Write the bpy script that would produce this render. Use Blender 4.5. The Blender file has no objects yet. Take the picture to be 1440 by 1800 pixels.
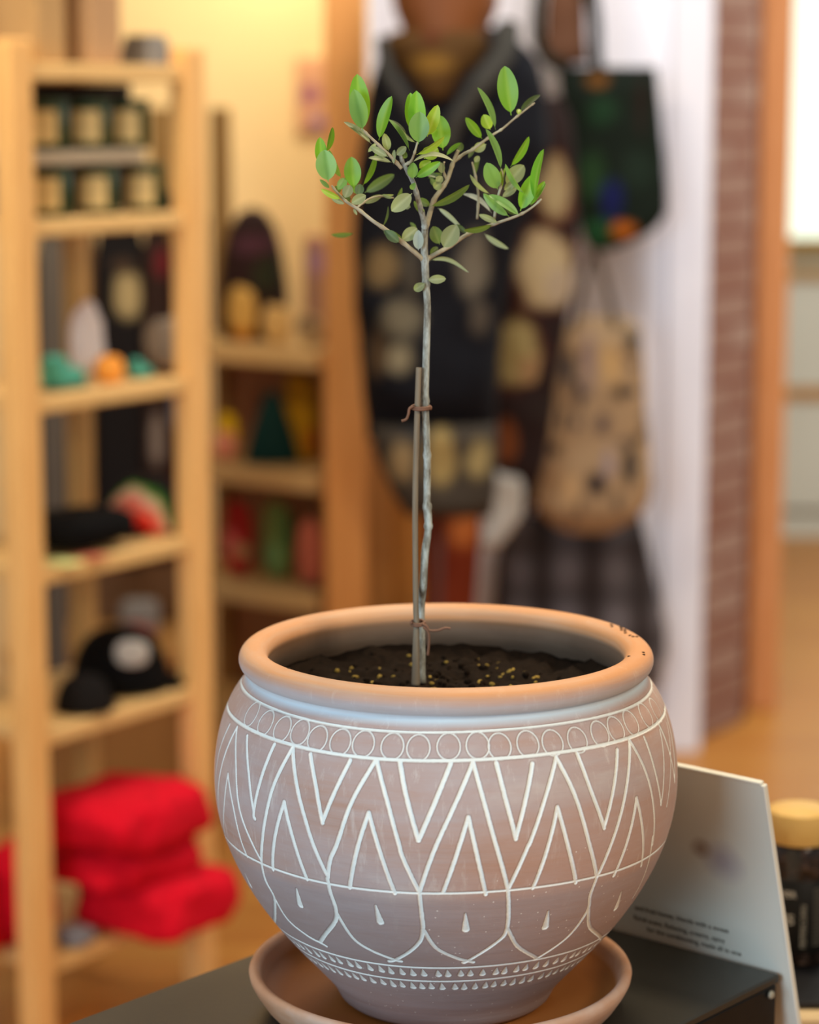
import bpy, math, random
import numpy as np
from mathutils import Vector, Matrix, noise as mnoise

random.seed(7); np.random.seed(7)
SC = bpy.context.scene
COL = SC.collection

# ------------------------------------------------------------------ camera
CAM_H, FPX, HZ = 1.60, 4270.0, 180.0
PITCH = math.atan((900 - HZ) / FPX)
CP, SP = math.cos(PITCH), math.sin(PITCH)
cam = bpy.data.cameras.new('camera')
cam.sensor_fit = 'HORIZONTAL'; cam.sensor_width = 24.0; cam.lens = FPX / 1440 * 24
cam.clip_start = .05; cam.clip_end = 60
cam.dof.use_dof = True; cam.dof.focus_distance = 1.745; cam.dof.aperture_fstop = 71.17 / 22.5
camo = bpy.data.objects.new('camera', cam); COL.objects.link(camo)
camo.location = (0, 0, CAM_H); camo.rotation_euler = (math.pi / 2 - PITCH, 0, 0)
SC.camera = camo
SC.view_settings.view_transform = 'Standard'; SC.view_settings.look = 'None'
SC.view_settings.gamma = 1; SC.view_settings.exposure = 0.0
SC.cycles.use_denoising = True
SC.cycles.max_bounces = 6

# ------------------------------------------------------------------ light
W = bpy.data.worlds.new('shop_world'); SC.world = W; W.use_nodes = True
W.node_tree.nodes['Background'].inputs[0].default_value = (1.0, .94, .87, 1)
W.node_tree.nodes['Background'].inputs[1].default_value = 0.30

def area(name, loc, target, size, energy, col, sy=None):
    l = bpy.data.lights.new(name, 'AREA'); l.energy = energy; l.color = col; l.size = size
    if sy: l.shape = 'RECTANGLE'; l.size_y = sy
    o = bpy.data.objects.new(name, l); COL.objects.link(o); o.location = loc
    o.rotation_euler = (Vector(target) - Vector(loc)).to_track_quat('-Z', 'Y').to_euler()
    return o
area('shop_window_light', (-2.0, -1.3, 1.9), (0, 1.8, 1.1), 1.7, 108, (.62, .83, 1.0), 1.9)
area('ceiling_lamp_light', (.45, 2.45, 2.75), (.05, 1.85, 1.1), .3, 24, (1.0, .82, .56))
area('ceiling_lamp_light', (1.5, .3, 2.6), (.2, 1.85, 1.0), .5, 30, (1.0, .84, .62))
area('ceiling_lamp_light', (-.9, 3.2, 2.9), (-.6, 4.2, .8), .6, 34, (1.0, .82, .58))
area('ceiling_lamp_light', (-.20, 6.05, 2.35), (-.2, 6.6, 1.8), .3, 11, (1.0, .92, .74))
area('ceiling_lamp_light', (.6, 4.3, 2.9), (.62, 5.9, 1.0), .6, 35, (1.0, .96, .94))
area('doorway_light', (2.6, 6.6, 2.3), (1.0, 7.2, .2), 1.2, 45, (.95, 1.0, .95))

# ------------------------------------------------------------------ helpers
def at(px, py, Y):
    a = (900 - py) / FPX
    z = Y * (a * CP - SP) / (CP + a * SP); d = Y * CP - z * SP
    return Vector(((px - 720) / FPX * d, Y, z + CAM_H))
def onz(px, py, Z):
    z = Z - CAM_H; a = (900 - py) / FPX
    Y = z * (CP + a * SP) / (a * CP - SP); d = Y * CP - z * SP
    return Vector(((px - 720) / FPX * d, Y, Z))
def proj(v):
    z = v[2] - CAM_H; d = v[1] * CP - z * SP; u = z * CP + v[1] * SP
    return 720 + FPX * v[0] / d, 900 - FPX * u / d

def lin(c):
    if isinstance(c, str): c = tuple(int(c[i:i + 2], 16) for i in (0, 2, 4))
    return tuple(((x / 255) / 12.92 if x / 255 <= .04045 else ((x / 255 + .055) / 1.055) ** 2.4) for x in c)

class NT:
    def __init__(s, name):
        s.m = bpy.data.materials.new(name); s.m.use_nodes = True
        s.t = s.m.node_tree; s.b = s.t.nodes['Principled BSDF']; s.co = None
    def n(s, typ, **k):
        nd = s.t.nodes.new(typ)
        for a, v in k.items():
            if hasattr(nd, a): setattr(nd, a, v)
        return nd
    def l(s, a, b): s.t.links.new(a, b)
    def coord(s, scale=(1, 1, 1)):
        tc = s.n('ShaderNodeTexCoord'); mp = s.n('ShaderNodeMapping'); mp.inputs['Scale'].default_value = scale
        s.l(tc.outputs['Object'], mp.inputs[0]); return mp.outputs[0]
    def noise(s, scale, vscale=(1, 1, 1), detail=4, rough=.55):
        t = s.n('ShaderNodeTexNoise'); t.inputs['Scale'].default_value = scale
        t.inputs['Detail'].default_value = detail; t.inputs['Roughness'].default_value = rough
        s.l(s.coord(vscale), t.inputs['Vector']); return t.outputs[0]
    def ramp(s, f, stops):
        r = s.n('ShaderNodeValToRGB'); e = r.color_ramp.elements
        while len(e) < len(stops): e.new(.5)
        for i, (p, c) in enumerate(stops): e[i].position = p; e[i].color = (*lin(c), 1)
        s.l(f, r.inputs[0]); return r.outputs[0]
    def mix(s, f, a, b, mode='MIX'):
        m = s.n('ShaderNodeMix', data_type='RGBA', blend_type=mode)
        for sock, v in ((m.inputs[0], f), (m.inputs[6], a), (m.inputs[7], b)):
            if isinstance(v, (int, float)): sock.default_value = v
            elif isinstance(v, (tuple, str)): sock.default_value = (*lin(v), 1)
            else: s.l(v, sock)
        return m.outputs[2]
    def math(s, op, a, b=0.0, clamp=False):
        m = s.n('ShaderNodeMath', operation=op); m.use_clamp = clamp
        for sock, v in ((m.inputs[0], a), (m.inputs[1], b)):
            if isinstance(v, (int, float)): sock.default_value = v
            else: s.l(v, sock)
        return m.outputs[0]
    def bump(s, h, dist, strength=1):
        b = s.n('ShaderNodeBump'); b.inputs['Distance'].default_value = dist; b.inputs['Strength'].default_value = strength
        s.l(h, b.inputs['Height']); s.l(b.outputs[0], s.b.inputs['Normal'])
    def attr(s, name):
        a = s.n('ShaderNodeAttribute'); a.attribute_name = name; return a.outputs['Fac']
    def fin(s, col, rough=.6, spec=.5):
        if isinstance(col, (tuple, str)): s.b.inputs['Base Color'].default_value = (*lin(col), 1)
        else: s.l(col, s.b.inputs['Base Color'])
        s.b.inputs['Roughness'].default_value = rough; s.b.inputs['Specular IOR Level'].default_value = spec
        return s.m

_mc = {}
def plain(c, rough=.7, var=.12, scale=30, spec=.3):
    key = ('p', c, rough, var, scale)
    if key in _mc: return _mc[key]
    t = NT('surface_' + str(c)); cc = lin(c)
    h = lambda k: tuple(int(255 * min(1, max(0, x))) for x in [(1.055 * (min(1, v * k)) ** (1 / 2.4) - .055) if v * k > .0031 else v * k * 12.92 for v in cc])
    f = t.noise(scale)
    col = t.ramp(f, [(.3, h(1 - var)), (.7, h(1 + var))])
    t.bump(f, .0008, .4)
    _mc[key] = t.fin(col, rough, spec); return _mc[key]

def wood(c1, c2, axis='z', rough=.55, scale=9):
    key = ('w', c1, c2, axis, scale)
    if key in _mc: return _mc[key]
    t = NT('wood_' + c1)
    vs = {'z': (6, 6, .5), 'x': (.5, 6, 6), 'y': (6, .5, 6)}[axis]
    f = t.noise(scale, vs, 5, .6); g = t.noise(scale * 5, vs, 3)
    col = t.ramp(f, [(.25, c2), (.5, c1), (.8, c2)])
    col = t.mix(t.math('MULTIPLY', g, .3), col, c2)
    t.bump(g, .0006, .5)
    _mc[key] = t.fin(col, rough, .3); return _mc[key]

def spots(name, base, lst, rough=.8, soft=.25, var=.1, pattern=None):
    """base cloth colour with printed patches: lst of (world centre, (rx,ry,rz), colour); needs `origin` of the object."""
    t = NT(name)
    def build(origin):
        tc = t.n('ShaderNodeTexCoord'); nz = t.noise(24)
        col = t.mix(t.math('MULTIPLY', nz, var * 2), base, '000000')
        if pattern:
            v = t.n('ShaderNodeTexVoronoi'); v.inputs['Scale'].default_value = pattern[0]
            t.l(tc.outputs['Object'], v.inputs['Vector'])
            f = t.math('GREATER_THAN', t.math('SUBTRACT', pattern[2], v.outputs['Distance']), 0)
            col = t.mix(f, col, pattern[1])
        wob = t.n('ShaderNodeTexNoise'); wob.inputs['Scale'].default_value = 18
        t.l(tc.outputs['Object'], wob.inputs['Vector'])
        for c, r, k in lst:
            mp = t.n('ShaderNodeMapping'); mp.vector_type = 'TEXTURE'
            mp.inputs['Location'].default_value = Vector(c) - Vector(origin); mp.inputs['Scale'].default_value = r
            t.l(tc.outputs['Object'], mp.inputs[0])
            ln = t.n('ShaderNodeVectorMath', operation='LENGTH'); t.l(mp.outputs[0], ln.inputs[0])
            dd = t.math('ADD', ln.outputs['Value'], t.math('MULTIPLY', t.math('SUBTRACT', wob.outputs[0], .5), .8))
            f = t.math('MULTIPLY', t.math('SUBTRACT', 1.0, dd), 1 / soft, clamp=True)
            col = t.mix(f, col, k)
        return t.fin(col, rough, .2)
    return build

class MB:
    def __init__(s): s.v = []; s.f = []; s.mi = []; s.sm = []
    def add(s, vs, fs, mi=0, smooth=True):
        b = len(s.v); s.v += [tuple(v) for v in vs]
        for f in fs: s.f.append(tuple(b + i for i in f)); s.mi.append(mi); s.sm.append(smooth)
        return s
    def box(s, c, half, M=None, bev=0.002, mi=0, smooth=False):
        """bevelled box: centre, half sizes, optional 3x3 axes"""
        hx, hy, hz = half; b = min(bev, hx * .45, hy * .45, hz * .45); vs = []; idx = {}
        for sx in (-1, 1):
            for sy in (-1, 1):
                for sz in (-1, 1):
                    for k in range(3):
                        p = [sx * (hx - (b if k != 0 else 0)), sy * (hy - (b if k != 1 else 0)), sz * (hz - (b if k != 2 else 0))]
                        idx[(sx, sy, sz, k)] = len(vs); vs.append(Vector(p))
        fs = []
        def q(*a): fs.append([idx[i] for i in a])
        for k in range(3):
            o = [i for i in range(3) if i != k]
            for sg in (-1, 1):
                ring = []
                for a, bb in ((-1, -1), (1, -1), (1, 1), (-1, 1)):
                    t = [0, 0, 0]; t[k] = sg; t[o[0]] = a; t[o[1]] = bb; ring.append((*t, k))
                if (sg > 0) != (k == 1): q(*ring)
                else: q(*ring[::-1])
        for k in range(3):   # edges along axis k
            o = [i for i in range(3) if i != k]
            for a in (-1, 1):
                for bb in (-1, 1):
                    def key(e, kk):
                        t = [0, 0, 0]; t[k] = e; t[o[0]] = a; t[o[1]] = bb; return (*t, kk)
                    fc = [key(-1, o[0]), key(1, o[0]), key(1, o[1]), key(-1, o[1])]
                    fl = (a * bb > 0) == (k != 1)
                    q(*(fc if fl else fc[::-1]))
        for sx in (-1, 1):
            for sy in (-1, 1):
                for sz in (-1, 1):
                    r = [(sx, sy, sz, 0), (sx, sy, sz, 1), (sx, sy, sz, 2)]
                    q(*(r if sx * sy * sz > 0 else r[::-1]))
        c = Vector(c)
        vs = [c + (M @ v if M else v) for v in vs]
        return s.add(vs, fs, mi, smooth)
    def tube(s, pts, rad, n=8, mi=0, closed=False):
        pts = [Vector(p) for p in pts]; m = len(pts)
        if not hasattr(rad, '__len__'): rad = [rad] * m
        up = Vector((0, 0, 1)); vs = []; prev = None
        for i, p in enumerate(pts):
            a = pts[i - 1] if (i > 0 or closed) else p; b = pts[(i + 1) % m] if (i < m - 1 or closed) else p
            t = (b - a).normalized()
            if prev is None:
                x = t.cross(up); x = x if x.length > .05 else t.cross(Vector((1, 0, 0)))
            else: x = prev - t * prev.dot(t)
            x.normalize(); prev = x; y = t.cross(x)
            for j in range(n):
                an = 2 * math.pi * j / n; vs.append(p + (x * math.cos(an) + y * math.sin(an)) * rad[i])
        fs = []
        for i in range(m if closed else m - 1):
            for j in range(n):
                a = i * n + j; b = i * n + (j + 1) % n; i2 = (i + 1) % m
                fs.append((a, b, i2 * n + (j + 1) % n, i2 * n + j))
        if not closed: fs.append(tuple(range(n))[::-1]); fs.append(tuple((m - 1) * n + j for j in range(n)))
        return s.add(vs, fs, mi)
    def lathe(s, c, prof, n=40, mi=0, sx=1, sy=1, rot=0):
        c = Vector(c); vs = []; m = len(prof)
        for r, z in prof:
            for j in range(n):
                an = 2 * math.pi * j / n + rot; vs.append(c + Vector((r * sx * math.cos(an), r * sy * math.sin(an), z)))
        fs = []
        for i in range(m - 1):
            for j in range(n):
                k = (j + 1) % n; fs.append((i * n + j, i * n + k, (i + 1) * n + k, (i + 1) * n + j))
        if prof[0][0] > 1e-6: fs.append(tuple(range(n))[::-1])
        if prof[-1][0] > 1e-6: fs.append(tuple((m - 1) * n + j for j in range(n)))
        return s.add(vs, fs, mi)
    def blob(s, c, half, e=.5, M=None, n=28, m=16, amp=0, seed=0, fq=2.0, mi=0):
        """superellipsoid with wrinkles"""
        sg = lambda x, p: math.copysign(abs(x) ** p, x); c = Vector(c); vs = []
        for i in range(m + 1):
            ph = -math.pi / 2 + math.pi * i / m
            for j in range(n):
                th = 2 * math.pi * j / n
                v = Vector((sg(math.cos(ph), e) * sg(math.cos(th), e), sg(math.cos(ph), e) * sg(math.sin(th), e), sg(math.sin(ph), e)))
                v = Vector((v.x * half[0], v.y * half[1], v.z * half[2]))
                if amp: v = v * (1 + amp * mnoise.noise(v * fq / max(half) + Vector((seed * 7.3, seed, 0))))
                vs.append(c + (M @ v if M else v))
        fs = [(i * n + j, i * n + (j + 1) % n, (i + 1) * n + (j + 1) % n, (i + 1) * n + j) for i in range(m) for j in range(n)]
        return s.add(vs, fs, mi)
    def loft(s, rows, Y, thick, n=32, e=.7, amp=0, seed=0, dY=None, mi=0):
        """hanging body: rows (py, left px, right px) measured at depth Y, given real thickness"""
        R = []
        P = np.array(rows, float); yy = np.linspace(P[0, 0], P[-1, 0], max(14, len(rows) * 4))
        L = np.interp(yy, P[:, 0], P[:, 1]); Rr = np.interp(yy, P[:, 0], P[:, 2])
        sg = lambda x, p: math.copysign(abs(x) ** p, x); vs = []; m = len(yy)
        for i in range(m):
            a, b = at(L[i], yy[i], Y), at(Rr[i], yy[i], Y); cx = (a.x + b.x) / 2; rx = (b.x - a.x) / 2; z = a.z
            tt = i / (m - 1); k = min(1, .35 + 6 * min(tt, 1 - tt))
            for j in range(n):
                th = 2 * math.pi * j / n
                p = Vector((cx + rx * sg(math.cos(th), e), Y + thick / 2 * k * sg(math.sin(th), e), z))
                if amp: p += Vector((amp * .4, amp, 0)) * mnoise.noise(p * 14 + Vector((seed, 0, 0)))
                vs.append(p)
        fs = [(i * n + j, (i + 1) * n + j, (i + 1) * n + (j + 1) % n, i * n + (j + 1) % n) for i in range(m - 1) for j in range(n)]
        fs.append(tuple(range(n))); fs.append(tuple((m - 1) * n + j for j in range(n))[::-1])
        return s.add(vs, fs, mi)

def root_of(o):
    while o.parent: o = o.parent
    return o
def build(name, mb, mats, parent=None, label=None, cat=None, group=None, kind=None):
    V = np.array(mb.v, dtype=np.float64)
    if parent is None: org = Vector(((V[:, 0].min() + V[:, 0].max()) / 2, (V[:, 1].min() + V[:, 1].max()) / 2, V[:, 2].min()))
    else: org = Vector(root_of(parent).location)
    me = bpy.data.meshes.new(name)
    me.from_pydata((V - np.array(org)).tolist(), [], mb.f)
    if not isinstance(mats, (list, tuple)): mats = [mats]
    for m in mats: me.materials.append(m(org) if callable(m) else m)
    me.polygons.foreach_set('material_index', mb.mi); me.polygons.foreach_set('use_smooth', mb.sm)
    me.update()
    o = bpy.data.objects.new(name, me); COL.objects.link(o)
    if parent is None: o.location = org
    else: o.parent = parent
    tag(o, label, cat, group, kind)
    return o
def tag(o, label=None, cat=None, group=None, kind=None):
    for k, v in (('label', label), ('category', cat), ('group', group), ('kind', kind)):
        if v: o[k] = v
def thing(name, loc, label, cat, group=None):
    o = bpy.data.objects.new(name, None); COL.objects.link(o); o.location = loc; o.empty_display_size = .05
    tag(o, label, cat, group); return o
def dup(o, loc, label, rz=None):
    r = o.copy(); COL.objects.link(r); r.location = loc; r['label'] = label
    if rz is not None: r.rotation_euler.z = rz
    for ch in list(o.children):
        c = ch.copy(); COL.objects.link(c); c.parent = r
        for g in list(ch.children):
            d = g.copy(); COL.objects.link(d); d.parent = c
    return r
def textmesh(txt, size, M, origin, name, mat, parent, extrude=.0002):
    cu = bpy.data.curves.new('t', 'FONT'); cu.body = txt; cu.size = size; cu.extrude = extrude
    cu.resolution_u = 3; cu.align_x = 'RIGHT'
    to = bpy.data.objects.new('t', cu); COL.objects.link(to)
    bpy.context.view_layer.update()
    me = bpy.data.meshes.new_from_object(to.evaluated_get(bpy.context.evaluated_depsgraph_get()))
    bpy.data.objects.remove(to)
    b = MB(); ro = Vector(origin)
    b.add([ro + M @ v.co for v in me.vertices], [tuple(p.vertices) for p in me.polygons], 0, False)
    return build(name, b, mat, parent)
def smoothpath(pts, n=6):
    P = [Vector(p) for p in pts]; out = []
    for i in range(len(P) - 1):
        p0, p1, p2, p3 = P[max(i - 1, 0)], P[i], P[i + 1], P[min(i + 2, len(P) - 1)]
        for k in range(n):
            t = k / n
            out.append(.5 * ((2 * p1) + (p2 - p0) * t + (2 * p0 - 5 * p1 + 4 * p2 - p3) * t * t + (3 * p1 - p0 - 3 * p2 + p3) * t ** 3))
    out.append(P[-1]); return out

# ------------------------------------------------------------------ setting
PINE, PINE2 = 'E8B672', 'D8A05A'
pine = wood(PINE, PINE2, 'z'); pine_h = wood('E0B878', 'CEA262', 'x')

t = NT('floorboards')
br = t.n('ShaderNodeTexBrick'); br.offset = .37
for k, v in (('Scale', 1.0), ('Mortar Size', .0012), ('Brick Width', 1.1), ('Row Height', .085)): br.inputs[k].default_value = v
br.inputs['Color1'].default_value = (*lin('B87634'), 1); br.inputs['Color2'].default_value = (*lin('C88A40'), 1)
br.inputs['Mortar'].default_value = (*lin('6B3F1C'), 1)
t.l(t.coord(), br.inputs['Vector'])
g = t.noise(3, (1, 14, 1), 5)
floorm = t.fin(t.mix(t.math('MULTIPLY', g, .5), br.outputs['Color'], 'A86A2E'), .38, .4)
b = MB(); b.add([(-4, -3, 0), (5, -3, 0), (5, 9.4, 0), (-4, 9.4, 0), (-4, -3, -.05), (5, -3, -.05), (5, 9.4, -.05), (-4, 9.4, -.05)],
      [(0, 1, 2, 3), (7, 6, 5, 4), (0, 4, 5, 1), (1, 5, 6, 2), (2, 6, 7, 3), (3, 7, 4, 0)], 0, False)
build('floor', b, floorm, kind='structure')

WY = 6.6
b = MB(); b.box((-1.75, WY + .05, 1.5), (1.85, .05, 1.5), bev=.001)
build('wall_back', b, plain('E8C488', .85, .04, 3), kind='structure')
b = MB(); b.box(((-.10 + .66) / 2, 5.98, 1.5), (.38, .05, 1.5), bev=.001)
build('wall_right', b, plain('ECEBF2', .85, .03, 3), kind='structure')
# narrow white return that carries the brick pier
b = MB(); b.box((.675, 5.955, 1.5), (.05, .075, 1.5), bev=.004)
build('trim_1', b, plain('E6E5EC', .7, .03, 3), kind='structure')
# brick pier, its face turned away to the right
t = NT('old_brick')
bk = t.n('ShaderNodeTexBrick'); bk.offset = .5
for k, v in (('Scale', 1.0), ('Mortar Size', .007), ('Mortar Smooth', .5), ('Brick Width', .225), ('Row Height', .0755), ('Bias', 0)): bk.inputs[k].default_value = v
bk.inputs['Color1'].default_value = (*lin('94705F'), 1); bk.inputs['Color2'].default_value = (*lin('A48878'), 1)
bk.inputs['Mortar'].default_value = (*lin('6A2A1A'), 1)
tc = t.n('ShaderNodeTexCoord'); sx = t.n('ShaderNodeSeparateXYZ'); cx = t.n('ShaderNodeCombineXYZ')
t.l(tc.outputs['Object'], sx.inputs[0]); t.l(sx.outputs['X'], cx.inputs['X']); t.l(sx.outputs['Z'], cx.inputs['Y'])
t.l(cx.outputs[0], bk.inputs['Vector'])
nz = t.noise(9)
brickm = t.fin(t.mix(t.math('MULTIPLY', nz, .25), bk.outputs['Color'], '8A5444'), .9, .2)
Bp0, Bp1 = onz(1228, 1303, 0), onz(1306, 1268, 0)
bd = (Bp1 - Bp0); bl = bd.length; bd.normalize(); bn = Vector((-bd.y, bd.x, 0))
b = MB(); MBr = Matrix((bd, bn, Vector((0, 0, 1)))).transposed()
b.box((0, 0, 1.5), (bl / 2, .06, 1.5), bev=.003)
o = build('wall_brick', b, brickm, kind='structure')
o.location = (Bp0 + Bp1) / 2 + bn * .06; o.rotation_euler.z = math.atan2(bd.y, bd.x)
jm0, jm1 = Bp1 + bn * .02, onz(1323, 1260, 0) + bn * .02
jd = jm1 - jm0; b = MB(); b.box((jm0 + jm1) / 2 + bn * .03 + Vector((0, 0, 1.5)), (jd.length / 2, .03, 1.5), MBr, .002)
build('shadow_gap_strip', b, wood('6A4230', '523020', 'z'), kind='structure')  # dark strip painted in for the shadow gap between brick and casing
# orange wood casing at the far end of the brick
c0 = onz(1320, 1256, 0); c1 = onz(1362, 1241, 0)
b = MB(); cc = (c0 + c1) / 2; b.box((cc.x, cc.y + .05, 1.5), ((c1.x - c0.x) / 2, .05, 1.5), bev=.006)
build('trim_2', b, wood('DC9862', 'C87E42', 'z'), kind='structure')
# the far room beyond the opening
b = MB(); b.box((2.3, 9.25, 1.5), (1.6, .05, 1.5), bev=.001)
build('wall_far', b, plain('DADBD0', .8, .03, 3), kind='structure')
wp = at(1425, 190, 9.15)
t = NT('daylight_glass'); t.fin('F0FFF0', .2)
t.b.inputs['Emission Color'].default_value = (.84, 1.0, .84, 1); t.b.inputs['Emission Strength'].default_value = .88
wz0 = at(1425, 420, 9.1).z; wz1 = 2.6
b = MB(); b.box((1.75, 9.185, (wz0 + wz1) / 2), (.42, .012, (wz1 - wz0) / 2), bev=.002)
wi = build('window_1', b, t.m, kind='structure')
b = MB()
fr_x = at(1436, 300, 9.1).x
b.box((1.75, 9.17, wz0 - .03), (.46, .03, .03)); b.box((1.75, 9.17, wz1 + .03), (.46, .03, .03))
b.box((1.31, 9.17, (wz0 + wz1) / 2), (.03, .03, (wz1 - wz0) / 2)); b.box((1.62, 9.165, (wz0 + wz1) / 2), (.018, .02, (wz1 - wz0) / 2)); b.box((2.19, 9.17, (wz0 + wz1) / 2), (.03, .03, (wz1 - wz0) / 2))
build('window_frame', b, wood('B89050', '9A7438', 'z'), wi)

# a low white cupboard with a timber rail under the far window
r = thing('wall_cupboard', (1.75, 8.95, 0), 'low white cupboard with a timber rail, below the bright far window', 'cupboard')
za, zb_, zc_ = at(1420, 480, 8.9).z, at(1420, 690, 8.9).z, at(1420, 905, 8.9).z
b = MB(); b.box((1.75, 8.97, (za + zb_) / 2), (.42, .07, (za - zb_) / 2 - .02)); b.box((1.75, 8.97, (zb_ + zc_) / 2), (.42, .07, (zb_ - zc_) / 2 - .02))
b.box((1.75, 8.98, zc_ / 2), (.40, .05, zc_ / 2))
build('cupboard_body', b, plain('D2D5CA', .6, .04, 4), r)
b = MB(); b.box((1.75, 8.93, zb_), (.44, .05, .022)); build('timber_rail', b, wood('C08A48', '9A7438', 'x'), r, label='brown timber rail across the white cupboard')
b = MB(); b.box((1.75, 8.95, za), (.44, .08, .018)); build('cupboard_top', b, wood('B89460', '9A7438', 'x'), r)

# ------------------------------------------------------------------ near slatted shelf unit (left)
A1 = at(50, 400, 3.9); A1.z = 0
_b = at(353, 400, 4.25); E1 = Vector((_b.x - A1.x, .35, 0)); W1 = E1.length; E1.normalize(); N1 = Vector((-E1.y, E1.x, 0))
R1 = Matrix((E1, N1, Vector((0, 0, 1)))).transposed()
D1 = .27
def F(a, bb, z): return A1 + E1 * a + N1 * bb + Vector((0, 0, z))
pw = .026
zt = [at(50, y, 3.9).z for y in (125, 404, 718, 1022, 1308, 1712)]     # middle height of each board at the near post
TH = .014
sh = thing('pine_shelving_unit', F(W1 / 2, D1 / 2, 0), 'open pine shelving unit at the left with boxes, tins, caps and red knitwear', 'shelf unit')
for (a, d, top) in ((0, 0, 66), (W1, 0, 84), (0, D1, 66), (W1, D1, 84)):
    b = MB(); h = at(50, 68, 3.9).z if a == 0 else at(350, 84, 4.25).z
    pv = pw if d == 0 else .018; b.box(F(a, d + pw, h / 2), (pv, pw * .8, h / 2), R1, .004); build('post', b, pine if d == 0 else wood('B48A50', '9C7238', 'z'), sh)  # rear posts use darker pine, their shade put into the colour
for i, z in enumerate(zt):
    b = MB(); b.box(F(W1 / 2, D1 / 2 + pw, z), (W1 / 2 - pw, D1 / 2 + .012, TH), R1, .003); build('shelf_board', b, pine_h, sh)
def top1(i): return zt[i] + TH
def a_of(px, bb=.06):                       # position along the front for a pixel column
    best = min(range(0, 200), key=lambda k: abs(proj(F(W1 * k / 199 * 1.3 - .05, bb, 1.2))[0] - px)); return W1 * best / 199 * 1.3 - .05

# cardboard boxes on the top board
card = plain('B08858', .85, .06, 8)
for (px, w, hgt, dd, lab, colr) in ((20, .085, .30, .22, 'brown cardboard box at the far left end of the top shelf', 'A0743C'),
                             (88, .068, .30, .14, 'upright tan cardboard box, middle of the three on the top shelf', 'B08C5C'),
                             (182, .078, .30, .14, 'pinkish brown cardboard box nearest the grey block on the top shelf', 'B08A62')):
    a = a_of(px, .07); b = MB(); z0 = top1(0)
    if px == 20: c = F(-.06, .22, z0 + hgt / 2 + .001); 
    else: c = F(a, .11, z0 + hgt / 2 + .001)
    r = thing('cardboard_box', (c.x, c.y, z0), lab, 'box', 'cardboard boxes on the top shelf')
    b.box(c, (w / 2, dd / 2 - .01, hgt / 2), R1, .003); build('carton', b, plain(colr, .85, .06, 8), r)
    b = MB(); b.box(c + Vector((0, 0, hgt / 2 + .001)) , (w / 2 * .98, .018, .001), R1, .0004); build('packing_tape', b, plain('C8A870', .4, .03, 8), r)
a = a_of(272, .09); c = F(a, .1, top1(0))
b = MB(); hh = .052
w0, w1_ = .036, .024
vs = [c + R1 @ Vector((sx * w, sy * w, z)) for (w, z) in ((w0, .001), (w1_, hh)) for sx, sy in ((-1, -1), (1, -1), (1, 1), (-1, 1))]
b.add(vs, [(3, 2, 1, 0), (4, 5, 6, 7), (0, 1, 5, 4), (1, 2, 6, 5), (2, 3, 7, 6), (3, 0, 4, 7)], 0, False)
build('tapered_block', b, plain('7C756C', .8, .08, 14), label='small grey tapered block beside the boxes on the top shelf', cat='ornament')

# tins with cream labels: three on the board, three on a riser
tin_g = plain('1E3312', .35, .15, 20); tin_l = plain('D4B478', .8, .06, 14); tin_lid = plain('2A3A1C', .4, .1, 20)
def make_tin(c, lab):
    r = thing('labelled_tin', c, lab, 'tin', 'dark green tins with cream labels')
    b = MB(); b.lathe(c, [(.001, 0), (.033, 0), (.035, .003), (.035, .070), (.033, .073), (.001, .073)], 36); build('can', b, tin_g, r)
    b = MB(); nl_ = 14; an_ = [-1.75 + .62 * (2 * k / nl_ - 1) * 1.25 for k in range(nl_ + 1)]; b.add([c + Vector((.0358 * math.cos(a_), .0358 * math.sin(a_), z_)) for z_ in (.012, .064) for a_ in an_], [(k, k + 1, nl_ + 2 + k, nl_ + 1 + k) for k in range(nl_)]); build('paper_label', b, tin_l, r, label='cream paper label')
    b = MB(); b.lathe(c + Vector((0, 0, .0725)), [(.0355, 0), (.036, .002), (.036, .008), (.034, .010), (.001, .0101)], 36); build('lid', b, tin_lid, r)
    return r
proto = None
ra_ = top1(1) + .086
for row, pxs in ((0, (98, 180, 262)), (1, (96, 170, 238))):
    for k, px in enumerate(pxs):
        c = F(a_of(px, .07), .075, top1(1) + .0005 if row == 0 else ra_ + .0235)
        nm = ('nearest the left post', 'in the middle', 'nearest the right post')[k]
        lab = 'dark green tin, cream label, %s, %s' % ('on the board under the riser' if row == 0 else 'on top of the riser', nm)
        if proto is None: proto = make_tin(c, lab)
        else: dup(proto, c, lab)
r = thing('display_riser', F(W1 * .38, .08, top1(1)), 'grey beige riser board holding the upper row of tins', 'display stand')
b = MB(); b.box(F(W1 * .40, .085, ra_ + .011), (W1 * .36, .05, .011), R1, .002); build('riser_board', b, plain('A8967C', .8, .05, 8), r)
for aa in (.055, W1 * .74):
    b = MB(); b.box(F(aa, .128, (top1(1) + ra_) / 2 + .0005), (.006, .006, (ra_ - top1(1)) / 2 - .0006), R1, .001); build('support', b, plain('A8967C', .8, .05, 8), r)
c = F(a_of(305, .06), .07, top1(1)); b = MB(); b.blob(c + Vector((0, 0, .016)), (.018, .018, .016), .8, amp=.2); build('small_pouch', b, plain('26303C', .8), label='tiny dark blue lump at the right end below the riser', cat='ornament')

b = MB(); p0_, p1_ = a_of(50, .16), a_of(238, .16); b.box(F((p0_ + p1_) / 2, .165, top1(1) + (zt[0] - TH - top1(1)) / 2), ((p1_ - p0_) / 2, .006, (zt[0] - TH - top1(1)) / 2 - .002), R1, .002)
build('backing_board', b, plain('33251A', .85, .1, 10), label='dark brown backing board upright behind the rows of tins', cat='board')
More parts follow.
